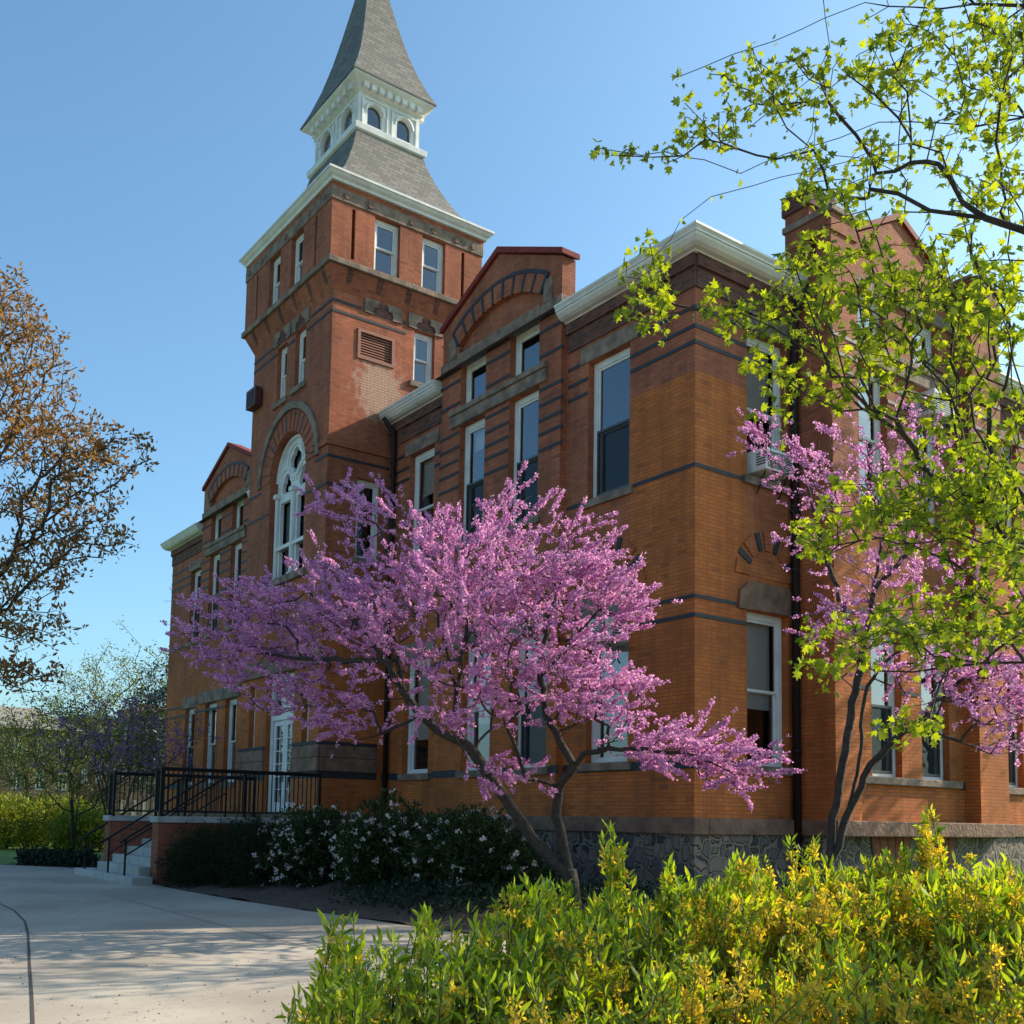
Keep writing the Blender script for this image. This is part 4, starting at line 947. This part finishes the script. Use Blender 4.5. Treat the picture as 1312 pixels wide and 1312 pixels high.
# --- redbuds: pink flowers pressed along bare twigs
def redbud(root, chains, targets, shoot=(.25, .6), dens=.056, size=.028, tipr=.0030, centre=None, rmax=.2):
    nd, pa = tree_nodes(chains); P, PA, tips = grow(nd, pa, targets, bf=.30, step=.1, wob=.5)
    c = np.mean(targets, 0) if centre is None else centre
    # end shoots
    extra = []; ep = []; n = len(P)
    PP = [P]; pal = list(PA)
    k0 = n; add = []
    for t in tips:
        for _ in range(rng.integers(1, 3)):
            o = unit((P[t]-c)*np.array([1, 1, .6])); d = unit(o*np.array([1, 1, .55])+np.array([0, 0, .30])+rng.normal(size=3)*.42); ln = rng.uniform(*shoot); prev = t
            for j in range(1, 4): add.append(P[t]+d*ln*j/3+rng.normal(size=3)*.008); pal.append(prev); prev = k0+len(add)-1
    P = np.vstack([P, np.array(add)]); PA = np.array(pal)
    R = radii(P, PA, tipr, 2.06, rmax)
    wood('trunk', P, PA, R, M['bark'], root)
    seg = np.where((PA >= 0) & (R < .012))[0]
    A = P[PA[seg]]; B = P[seg]; Ln = np.linalg.norm(B-A, axis=1)
    k_ = np.floor(P[seg]/.32).astype(int); hsh = np.abs(np.sin(k_@np.array([12.9898, 78.233, 37.719]))*43758.5453) % 1
    rt = np.where(hsh < .36, .15, np.where(hsh > .6, 1.5, .85)); young = seg >= n
    cnt = rng.poisson(Ln/dens*rt*np.where(young, 1.5, .8))
    idx = np.repeat(np.arange(len(seg)), cnt); u = rng.random(len(idx))[:, None]; ax = unit(B-A)[idx]
    cc = A[idx]*(1-u)+B[idx]*u+rng.normal(size=(len(idx), 3))*.006
    per = rng.integers(7, 16, len(cc)); pos = np.repeat(cc, per, 0); axx = np.repeat(ax, per, 0)
    off = unit(rng.normal(size=pos.shape))*rng.random((len(pos), 1))**.5; pos = pos+off*.019+axx*(rng.normal(size=(len(pos), 1))*.020)
    leaves('blossom', pos, size, M['petal'], root, 'petal', dirs=off+axx*.5+np.array([0, 0, .2]), jitter=.4)
    return P, R
rb = thing('redbud_tree', 'large spreading redbud in full pink bloom before the front wall, leaning over the white-flowered shrubs', 'tree', 'redbud trees in bloom')
D0 = 16.0
chains = [
 (None, chain([(738,1185,D0),(730,1120,D0),(722,1080,D0),(712,1045,D0),(716,1010,15.9),(735,985,15.7),(748,965,15.6)])),
 ((0,1), chain([(690,1085,16),(655,1035,16),(620,985,16),(598,955,16),(583,925,15.9),(585,890,15.9),(592,840,15.8),(600,780,15.7)])),
 ((1,4), chain([(560,935,16.1),(538,915,16.1),(515,885,16.2),(495,850,16.2),(460,800,16.6),(400,760,17.2)])),
 ((0,6), chain([(780,960,15.4),(830,960,15.1),(880,965,14.8),(930,985,14.6)])), ((0,5), chain([(715,950,15.7),(700,915,15.9),(690,870,15.9),(700,800,15.8),(720,740,15.6)])),
 ((1,7), chain([(630,740,15.7),(640,690,15.7),(650,640,15.6)])), ((2,4), chain([(420,845,16.8),(350,840,17.5),(290,830,18.0)])), ((2,3), chain([(500,790,16.6),(500,720,16.9),(480,660,17.2)])),
 ((1,6), chain([(560,790,15.3),(540,720,15.1),(560,660,15.0)])), ((4,3), chain([(760,790,15.6),(790,760,15.6)]))]
tg = blobs([(635,718,15.7,130,88,1.7,22),(600,800,15.5,170,100,1.9,22),(510,760,16.3,130,110,1.5,15),(410,790,17.3,120,85,1.1,15),(315,805,18.0,90,65,.9,8),(380,880,17.4,100,45,.8,6),
 (470,650,17.3,65,45,.6,4.5),(752,745,15.6,60,80,1.2,8),(700,870,15.5,110,60,1.3,8),(770,895,15.3,60,45,.9,5),(840,955,15,90,32,.8,7),(935,980,14.7,62,38,.6,5.5),(640,990,15.8,60,18,.5,2.5),(455,915,16.6,60,35,.8,4),(600,900,15.6,90,50,1.1,4),(790,780,15.5,40,40,.7,3)], 1250)
redbud(rb, chains, tg)
rb2 = thing('redbud_tree', 'thinner twin-trunked redbud with sparse pink blossom beside the side wall, behind maple leaves', 'tree', 'redbud trees in bloom')
D1 = 15.2
chains = [(None, chain([(1058,1165,D1),(1062,1110,D1),(1066,1060,D1),(1078,990,D1),(1088,930,D1),(1096,885,D1),(1108,830,D1),(1120,760,15.3),(1130,690,15.4)])),
 ((0,1), chain([(1075,1085,D1),(1082,1050,D1),(1100,990,D1),(1105,930,15.1),(1110,880,15.1),(1128,855,15),(1180,850,14.9),(1240,840,14.8)])), ((1,2), chain([(1115,980,15),(1140,955,14.9),(1160,935,14.8),(1150,915,14.8)])),
 ((0,6), chain([(1080,780,15.3),(1060,720,15.5),(1040,650,15.6),(1030,600,15.7)])), ((0,7), chain([(1170,700,15.4),(1190,640,15.5),(1200,580,15.6)])), ((1,6), chain([(1230,900,14.7),(1280,930,14.6),(1320,960,14.5)])), ((0,5), chain([(1060,850,15.4),(1030,790,15.5)]))]
tg = blobs([(1070,600,15.6,90,65,1.1,8),(1180,610,15.4,80,80,1.0,9),(990,560,15.8,40,35,.5,2),(1060,690,15.6,60,60,.9,4),(1170,740,15.3,90,70,1.1,9),(1260,860,14.8,90,55,.9,10),(1180,850,15,80,40,.9,7),(1290,930,14.6,50,50,.7,6),(1090,800,15.4,60,50,.9,5),(1350,800,14.7,60,120,.8,6)], 520)
redbud(rb2, chains, tg, shoot=(.2,.55), dens=.10, size=.027, rmax=.16)

# --- maple reaching in from the right, young yellow-green leaves
def crown_tree(root, chains, targets, leafmat, shape, size, per_tip, spread, tipr=.004, bark='bark', bf=.3, step=.12, rmax=.3, along=0, droop=-.2, wob=.4, trunk_r=0):
    nd, pa = tree_nodes(chains); P, PA, tips = grow(nd, pa, targets, bf=bf, step=step, wob=wob)
    hk = np.zeros(len(P), bool); hk[PA[PA >= 0]] = True; tips = np.union1d(tips, np.where(~hk)[0])
    R = radii(P, PA, tipr, 2.3, rmax)
    if trunk_r:
        k0 = next(i for i in range(1, len(PA)) if PA[i] != i-1); R[:k0] = np.maximum(R[:k0], trunk_r*np.linspace(1.15, .4, k0))
    wood('trunk', P, PA, R, M[bark], root)
    cen = np.repeat(P[tips], per_tip, 0)
    if along:
        thin = np.where((PA >= 0) & (R < tipr*2.6))[0]; pick = rng.choice(thin, min(len(thin), along), replace=False); cen = np.vstack([cen, np.repeat(P[pick], max(2, per_tip//2), 0)])
    off = unit(rng.normal(size=cen.shape)); pos = cen+off*spread*rng.random(len(cen))[:, None]
    leaves('crown', pos, size, M[leafmat], root, shape, dirs=off*.9+np.array([0, 0, droop]), jitter=.5)
mp = thing('maple_tree', 'leafy maple with young yellow-green leaves reaching in over the side wall from the right', 'tree')
dm = 6.2
chains = [(None, chain([(1800,1350,6.8),(1790,1000,6.8),(1780,700,6.8),(1760,450,6.8),(1740,200,6.8),(1700,-100,6.8)])),
 ((0,4), chain([(1560,165,6.7),(1400,150,6.5),(1312,151,6.4),(1252,162,6.4),(1194,174,6.3),(1126,190,6.3),(1036,219,6.2),(964,235,6.2),(914,253,6.1),(878,282,6.1),(842,325,6.0),(828,360,6.0)])),
 ((1,4), chain([(1126,158,6.2),(1072,174,6.1),(1009,194,6.1),(945,222,6.0),(900,208,6.0),(882,199,6.0),(820,199,5.9),(762,188,5.9)])),
 ((0,4), chain([(1500,20,6.5),(1312,9,6.5),(1248,7,6.4),(1171,5,6.4),(1104,7,6.3),(1054,27,6.3),(991,50,6.2),(937,68,6.2),(900,86,6.2),(869,97,6.2)])),
 ((0,3), chain([(1560,400,6.3),(1400,330,6.0),(1262,280,5.9),(1194,266,5.8),(1153,248,5.8),(1080,235,5.8)])),
 ((0,3), chain([(1560,520,6.6),(1400,490,6.5),(1312,470,6.4),(1222,462,6.3),(1180,455,6.3),(1150,478,6.3),(1100,495,6.2),(1060,515,6.2),(1000,560,6.2)])),
 ((0,2), chain([(1560,740,6.5),(1400,720,6.4),(1312,726,6.4),(1261,738,6.3),(1214,763,6.3),(1183,782,6.3),(1120,800,6.3)])),
 ((0,2), chain([(1560,800,6.0),(1400,795,5.9),(1312,792,5.9),(1277,801,5.8),(1200,808,5.8),(1110,830,5.8)])),
 ((0,1), chain([(1560,900,6.9),(1400,860,6.8),(1312,848,6.8),(1261,850,6.8),(1214,859,6.7),(1167,854,6.7),(1120,860,6.6)])),
 ((5,2), chain([(1290,500,6.2),(1240,590,6.1),(1180,640,6.0),(1110,660,6.0),(1040,700,6.0)])), ((4,2), chain([(1240,340,5.7),(1180,400,5.6),(1120,420,5.6),(1040,430,5.6)]))]
tg = blobs([(1200,80,6.3,130,85,.9,17),(1010,110,6.2,110,60,.6,9),(910,160,6.1,60,40,.4,3.5),(830,198,5.9,60,14,.2,1.2),(1110,230,6.1,130,70,.8,9),(1270,210,6.1,70,110,.8,9),(835,370,6,40,80,.35,5.5),(950,400,5.9,60,40,.5,4),
 (1080,370,5.8,110,90,.7,18),(1210,380,5.8,100,90,.8,13),(1000,480,6.1,60,60,.6,5),(1130,480,6.1,120,60,.7,12),(1250,560,6.1,90,90,.8,11),(1150,650,6,110,60,.7,13),(1280,690,6.2,80,80,.8,14),(1040,690,6,45,30,.4,2.5),(1220,800,6.2,120,55,.8,17),(1080,830,6.2,65,40,.5,4.5),(1170,930,6.4,70,26,.4,2.2),(1050,860,6.2,30,30,.3,.8),
 (1420,300,6.3,90,300,1,12),(1420,750,6.4,90,150,1,6),(1200,-60,6.3,200,60,1,7),(1270,400,6.2,50,110,.8,9),(1280,60,6.3,50,90,.8,6),(1270,620,6.2,50,60,.7,6)], 1600)
crown_tree(mp, chains, tg, 'mleaf', 'maple', .039, 5, .06, tipr=.0025, along=750, droop=-.35, rmax=.17, trunk_r=.17)

# --- brown-budded tree entering from the left
bt = thing('bronze_leaf_tree', 'tall tree with small bronze spring leaves filling the left edge beside the sky', 'tree')
db = 21
chains = [(None, chain([(-230,1110,db),(-225,950,db),(-215,800,db),(-210,650,db),(-205,500,db),(-200,350,db),(-195,230,db)])),
 ((0,3), chain([(-120,620,db),(-40,600,db-.5),(20,592,db-1),(80,585,db-1.2),(140,570,db-1.3),(185,560,db-1.4)])), ((0,4), chain([(-120,450,db),(-50,410,db-.5),(0,375,db-.8)])),
 ((0,2), chain([(-120,720,db),(-40,700,db-1),(20,690,db-1.2),(80,680,db-1.5),(140,675,db-1.6)])), ((0,1), chain([(-120,830,db),(-60,800,db-.6),(10,780,db-1),(60,785,db-1.2)])),((0,5), chain([(-100,330,db),(-40,310,db)]))]
tg = blobs([(0,400,20.5,60,75,1.8,9),(30,470,20.3,80,70,1.8,12),(50,555,20,100,50,1.8,13),(110,585,19.8,90,40,1.4,8),(60,640,20,110,45,1.6,11),(110,690,19.8,75,30,1.2,5),(40,725,20,75,45,1.5,8),(20,800,20,90,50,1.5,8),(15,865,20,75,28,1.2,5),(-100,450,21,90,150,2.5,10),(-100,700,21,90,150,2.5,10)], 1250)
crown_tree(bt, chains, tg, 'bleaf', 'leaf', .085, 7, .14, tipr=.0065, along=800, droop=.4, bf=.35, step=.2, rmax=.3, trunk_r=.3)

# --- forsythia in the foreground
def forsythia(label, specs, n_shoot, yellow, size=.052):
    t_ = thing('forsythia_bush', label, 'shrub', 'forsythia bushes along the foreground')
    stems = MB(); LP = []; LD = []; FP = []; FD = []
    for (px, py, d, rx, ry, dep, wt) in specs:
        for _ in range(int(n_shoot*wt)):
            u, v, w_ = rng.uniform(-1, 1), rng.uniform(-1, 1), rng.uniform(-1, 1)
            top = at(px+u*rx, py+v*ry-(1-abs(u))*ry*.3, d+w_*dep)
            gx_, gy_ = top[0]-rng.normal()*.12-(.15*u), top[1]-rng.normal()*.12
            base = np.array([gx_, gy_, 0.0])
            if top[2] < .12: continue
            lean = rng.normal(size=3)*np.array([.11, .11, .03]); k = 6
            pts = [base+(top-base)*i/k+lean*math.sin(math.pi*i/k) for i in range(k+1)]
            stems.tube(pts, [.006*(1-.7*i/k) for i in range(k+1)], 4, cap=False)
            ln = np.linalg.norm(top-base); m_ = int(ln/.033); ax = unit(top-base)
            leafy = rng.random() > yellow*.55
            for i in range(m_):
                f_ = 1-(i/m_)*min(1, .75/ln)
                q = base+(top-base)*f_+lean*math.sin(math.pi*f_)
                sd = unit(np.cross(ax, rng.normal(size=3)))
                if rng.random() < (yellow if i > 2 or not leafy else yellow*.3):
                    for _ in range(4): FP.append(q+unit(rng.normal(size=3))*.022); FD.append(unit(np.cross(ax, rng.normal(size=3)))+np.array([0, 0, .1]))
                if (leafy and rng.random() > yellow*.35) or rng.random() < .2:
                    for sg in (-1, 1): LP.append(q+sg*sd*.006); LD.append(sg*sd*.7+ax*(.75+.9*(i < 3)))
    stems.build('stems', M['bark2'], t_)
    leaves('leaves', np.array(LP), size, M['fleaf'], t_, 'lance', dirs=np.array(LD), jitter=.42)
    leaves('flowers', np.array(FP), .024, M['fflower'], t_, 'flower', dirs=np.array(FD), jitter=.4)
forsythia('green leafy forsythia bush nearest the path, with few yellow flowers and tall shoots', [(530,1275,4.5,120,60,.5,1.0),(640,1245,4.7,80,55,.45,.7),(430,1310,4.2,55,35,.3,.35),(440,1215,4.6,26,35,.15,.10),(545,1200,4.7,14,30,.15,.07),(610,1200,4.8,30,30,.2,.10),(655,1175,4.9,20,30,.15,.09),(690,1160,4.9,24,30,.2,.12)], 104, .13, .056)
forsythia('forsythia bush of mixed green shoots and yellow flowers before the corner of the hall', [(790,1235,5.0,110,60,.6,1.1),(860,1200,5.3,110,50,.5,.9),(780,1100,5.4,9,34,.07,.05),(862,1128,5.4,11,26,.1,.045),(715,1160,5.3,22,24,.1,.10),(900,1150,5.4,50,24,.2,.15),(760,1300,4.4,130,50,.5,.8)], 135, .20)
forsythia('mostly yellow forsythia bush below the twin-trunked redbud', [(990,1185,5.5,120,50,.7,1.3),(1070,1175,5.8,110,45,.6,1.1),(950,1130,6.0,36,26,.3,.2),(1028,1098,5.8,15,32,.14,.06),(1090,1130,5.9,60,22,.3,.2),(1010,1280,4.6,140,55,.5,.9)], 138, .42)
forsythia('yellow and green forsythia bush filling the lower right corner', [(1210,1185,5.6,120,50,.7,1.2),(1290,1170,5.8,90,45,.7,1.0),(1188,1085,5.9,14,38,.1,.055),(1155,1115,5.8,22,22,.2,.10),(1250,1130,5.9,60,24,.3,.2),(1240,1270,4.7,140,60,.6,1.0),(1400,1200,5.4,80,70,.8,.8)], 135, .31)

# --- dark shrubs in the bed
def shrub(name, label, cat, group, specs, n, mat, size, shape='leaf', flowers=0, stem=True, up=.3, clump=14, cr=.10):
    t_ = thing(name, label, cat, group); pos = []
    cen = []
    for (x, y, z, rx, ry, rz, wt) in specs:
        for _ in range(int(n*wt/clump)):
            v = unit(rng.normal(size=3)); rr = rng.random()**(1/4)*(1+.13*math.sin(3*v[0]*2+x)+.1*rng.normal())
            q = np.array([x, y, z])+v*np.array([rx, ry, rz])*rr
            if q[2] > .12: cen.append(q)
    cen = np.array(cen); pos = np.repeat(cen, clump, 0); off = unit(rng.normal(size=pos.shape))*rng.random((len(pos), 1))**.5*cr; pos = pos+off
    c0 = np.array([specs[0][0], specs[0][1], .4]); 
    leaves('leaves', pos, size, M[mat], t_, shape, dirs=off/cr*.6+unit(pos-c0)*.7+np.array([0, 0, up]), jitter=.5)
    if stem:
        mb = MB()
        for (x, y, z, rx, ry, rz, wt) in specs:
            for _ in range(10):
                v = unit(rng.normal(size=3)); v[2] = abs(v[2]); e = np.array([x, y, z])+v*np.array([rx, ry, rz])*.8; b = np.array([x, y, .1]); mb.tube([b, b*.5+e*.5+[0, 0, .1], e], [.03, .02, .008], 5, cap=False)
        mb.build('stems', M['bark2'], t_)
    if flowers:
        pick = rng.choice(len(cen), min(flowers, len(cen)), replace=False); fc = []
        for q in cen[pick]:
            o = unit(q-c0); 
            for _ in range(13): fc.append(q+o*.14+rng.normal(size=3)*.024)
        fc = np.array(fc); leaves('flowers', fc, .045, M['wflower'], t_, 'petal', dirs=unit(fc-c0), jitter=.9)
g_ = 'white-flowered shrubs in the bed'
def bpt(px, d, z=0): q = at(px, 1045, d); return q[0], q[1], z
x1 = bpt(400, 22.0); x2 = bpt(500, 20.3); x3 = bpt(600, 19.0); x4 = bpt(665, 18.2)
shrub('flowering_shrub', 'white-flowered shrub next to the dark yew, under the tower', 'shrub', g_, [(x1[0], x1[1], .85, 1.0, .9, .95, 1)], 13000, 'sleaf', .075, flowers=190)
shrub('flowering_shrub', 'broad white-flowered shrub in the middle of the bed, between its two neighbours', 'shrub', g_, [(x2[0], x2[1], .9, 1.1, .95, 1.0, 1)], 15000, 'sleaf', .075, flowers=160)
shrub('flowering_shrub', 'white-flowered shrub beside the leaning redbud trunk', 'shrub', g_, [(x3[0], x3[1], .85, 1.05, .9, .98, 1), (x4[0], x4[1], .6, .6, .6, .65, .4)], 14000, 'sleaf', .075, flowers=130)
y1 = bpt(265, 24.0); y2 = bpt(320, 22.8)
shrub('yew_bush', 'dark flowerless yew hiding the corner of the brick porch', 'shrub', None, [(y1[0]+.2, y1[1]-.1, .6, .85, .75, .72, .9), (y2[0], y2[1], .72, 1.1, .8, .85, 1.2)], 24000, 'yleaf', .075, 'needle', up=.15, clump=22, cr=.14)
# ivy on the bed
pts = []
for _ in range(1500):
    px, d = rng.uniform(400, 840), rng.uniform(15.9, 18.8); q = at(px, 1150, d); 
    ey = np.interp(-q[0], [-4, .5, 3.6, 6, 8.5, 10.3], [-4.6, -5.2, -5.6, -5.85, -5.95, -5.9])
    if -9 < q[0] < 2.5 and q[1] > ey+.55: pts.append((q[0], q[1], float(gh(q[0], q[1]))+.05+min(.30, (q[1]-ey)*.2)+rng.random()*.07))
pts = np.array(pts); iv = leaves('ivy', np.repeat(pts, 4, 0)+rng.normal(size=(len(pts)*4, 3))*.07, .075, M['ivy'], None, 'leaf', up=1.2); tag(iv, 'dark ivy covering the mulch below the shrubs', 'ivy', None, 'stuff')

lit = []
for _ in range(450):
    q = ground_pt(rng.uniform(-30, 760), 1120+rng.random()**.6*190, .02); lit.append((q[0], q[1], float(gh(q[0], q[1]))+.006))
lit = np.array(lit); dd = rng.normal(size=lit.shape)*np.array([1, 1, .12])
o = leaves('leaf_litter', lit, .022, M['litter'], None, 'leaf', dirs=dd, jitter=.05); tag(o, 'dry bud scales and crumbs scattered over the concrete path', 'leaf litter', None, 'stuff')
# ------------------------------------------------------------------ beyond the path
def small_tree(name, label, group, base, h, crown, n, leafmat, size, per, spread, shape='leaf', bark='bark', lean=(0, 0), rmax=.14, tipr=.006, multi=1, up=.1):
    t_ = thing(name, label, 'tree', group); b = np.array([base[0], base[1], float(gh(base[0], base[1]))-.1]); ch = []
    for k in range(multi):
        a = rng.normal(size=2)*(.35 if multi > 1 else .1)*h*.4
        ch.append(((0, 0) if k else None, ([] if k else [b])+[b+np.array([lean[0]*.5+a[0]*.4, lean[1]*.5+a[1]*.4, h*.28]), b+np.array([lean[0]+a[0], lean[1]+a[1], h*.55])]))
    T = []
    c = b+np.array([lean[0], lean[1], crown[2]])
    for _ in range(n):
        v = unit(rng.normal(size=3)); T.append(c+v*np.array([crown[0], crown[0], crown[1]])*rng.random()**(1/2.6)*(1+.15*rng.normal()))
    T = np.array(T); T = T[T[:, 2] > .4]
    crown_tree(t_, ch, T, leafmat, shape, size, per, spread, tipr=tipr, bark=bark, step=.3, rmax=rmax, along=n//2, droop=up)
    return t_
bg_g = 'trees beyond the path'
q = at(150, 1060, 34); small_tree('redbud_tree', 'small dark purple redbud in the shade behind the porch railing', 'redbud trees in bloom', q, 5.0, (2.6, 1.3, 3.9), 240, 'pfar', .07, 9, .25, 'petal', lean=(0, 0), multi=3)
q = at(95, 1070, 38); small_tree('spreading_tree', 'low crooked tree with dark slanting limbs left of the porch steps', bg_g, q, 5.2, (3.0, 1.9, 3.6), 420, 'gleaf2', .085, 17, .34, multi=4, rmax=.16)
q = at(150, 1060, 60); small_tree('bare_tree', 'tall thin-leaved tree with open twigs against the sky', bg_g, q, 11, (4.3, 3.6, 7.2), 480, 'gleaf2', .12, 13, .45, multi=3, tipr=.012, rmax=.2)
q = at(40, 1060, 66); small_tree('bare_tree', 'half-bare tree in front of the pale-roofed building', bg_g, q, 8, (3.6, 3.0, 5.2), 340, 'gleaf2', .12, 14, .45, multi=3, tipr=.012, rmax=.2)
q = at(202, 1060, 52); small_tree('conifer_tree', 'dark evergreen peeping out behind the left end of the hall', bg_g, q, 9.2, (1.7, 3.4, 5.5), 320, 'cleaf', .3, 12, .4, 'needle', tipr=.012)
small_tree('maple_tree', 'tall maple close to the side wall, just past the right edge of the view', None, (3.9, 13.6, 0), 11, (2.2, 5.5, 11.2), 520, 'mleaf', .10, 7, .3, 'maple', tipr=.008, multi=3, rmax=.2)
for px, d, lab, sz, mt_ in ((10, 49, 'sunlit yellow-green shrub at the left edge of the lawn', 1.55, 'yleaf2'), (45, 53, 'rounded yellow-green shrub behind the lawn, second from the left edge', 1.6, 'yleaf2'), (85, 48, 'yellow-green shrub with a forked dark stem beside the low tree', 1.5, 'gleaf'), (112, 46, 'olive green shrub next to the porch steps', 1.2, 'gleaf')):
    q = at(px, 1050, d); shrub('garden_shrub', lab, 'shrub', 'shrubs along the lawn', [(q[0], q[1], sz*.75, sz*1.1, sz*1.1, sz*.72, 1)], 6500, mt_, .13, clump=8, cr=.2, up=.4)
shr = []
for px in range(30, 120, 3):
    for _ in range(60): q = at(px+rng.normal()*2, 1103, 33.3+rng.random()*1.8-.02*(px-30)); shr.append((q[0], q[1], .14+rng.random()*.28))
o = leaves('ground_cover', np.repeat(np.array(shr), 3, 0)+rng.normal(size=(len(shr)*3, 3))*.08, .12, M['ivy'], None, 'leaf', up=1); tag(o, 'dark low ground cover along the far edge of the path', 'ground cover', None, 'stuff')

# distant buildings
def axes_at(px, d):
    q = at(px, 1050, d); f = unit(np.array([q[0]-CAM[0], q[1]-CAM[1], 0])); return np.array([q[0], q[1], 0]), np.array([f[1], -f[0], 0]), f
def far_house(label, px0, px1, d, h, roofm, rows, cols, roofh=1.6, wallm='farbrick', name='far_building'):
    t_ = thing(name, label, 'building', 'buildings across the lawn'); a, rt, fw = axes_at(px0, d); b, _, _ = axes_at(px1, d); W = np.linalg.norm(b-a); rt = unit(b-a); fw = np.array([-rt[1], rt[0], 0])
    if fw@(a-CAM) < 0: fw = -fw
    fr = FR(tuple(a), tuple(rt), tuple(-fw)); q = MB(); hs = []
    ww, wh = W/cols*.42, h/rows*.5
    for r_ in range(rows):
        for c_ in range(cols): s = W/cols*(c_+.5); z = h/rows*(r_+.28); hs.append((s-ww/2, s+ww/2, z, z+wh))
    fr.poly(q, rect(0, W, 0, h), -.4, 0, [rect(*k) for k in hs]); fr.box(q, 0, .4, 0, h, -10, -.4); fr.box(q, W-.4, W, 0, h, -10, -.4); fr.box(q, 0.4, W-.4, 0, h, -10, -9.6); q.build('wall', M[wallm], t_)
    q = MB(); o_ = .5
    q.add([fr.p(-o_, h, o_), fr.p(W+o_, h, o_), fr.p(W+o_, h, -10-o_), fr.p(-o_, h, -10-o_), fr.p(-o_+3, h+roofh, -4.2), fr.p(W+o_-3, h+roofh, -4.2), fr.p(W+o_-3, h+roofh, -5.8), fr.p(-o_+3, h+roofh, -5.8)], [(0,1,5,4),(1,2,6,5),(2,3,7,6),(3,0,4,7),(4,5,6,7),(3,2,1,0)]); q.build('roof', M[roofm], t_)
    for k in hs:
        c = MB()
        for s0, s1, z0, z1 in ((k[0], k[0]+.12, k[2], k[3]), (k[1]-.12, k[1], k[2], k[3]), (k[0]+.12, k[1]-.12, k[3]-.12, k[3]), (k[0]+.12, k[1]-.12, k[2], k[2]+.12), ((k[0]+k[1])/2-.05, (k[0]+k[1])/2+.05, k[2]+.12, k[3]-.12)): fr.box(c, s0, s1, z0, z1, -.25, -.1)
        wn = c.build('window', M['white'], t_); p = MB(); p.add([fr.p(k[0]+.1, k[2]+.1, -.2), fr.p(k[1]-.1, k[2]+.1, -.2), fr.p(k[1]-.1, k[3]-.1, -.2), fr.p(k[0]+.1, k[3]-.1, -.2)], [(0,1,2,3)]); p.build('pane', M['farglass'], wn)
far_house('brown brick building with a pale roof and white windows at the far left', -260, 92, 84, 7.6, 'farstone', 3, 11, 1.9)
far_house('low building with a green roof behind the thin trees', 78, 150, 96, 9.6, 'patina', 3, 4, .9)
far_house('tall tan building beside the left end of the hall', 150, 206, 105, 11.2, 'farbrick', 3, 4, 1.2, 'tan')
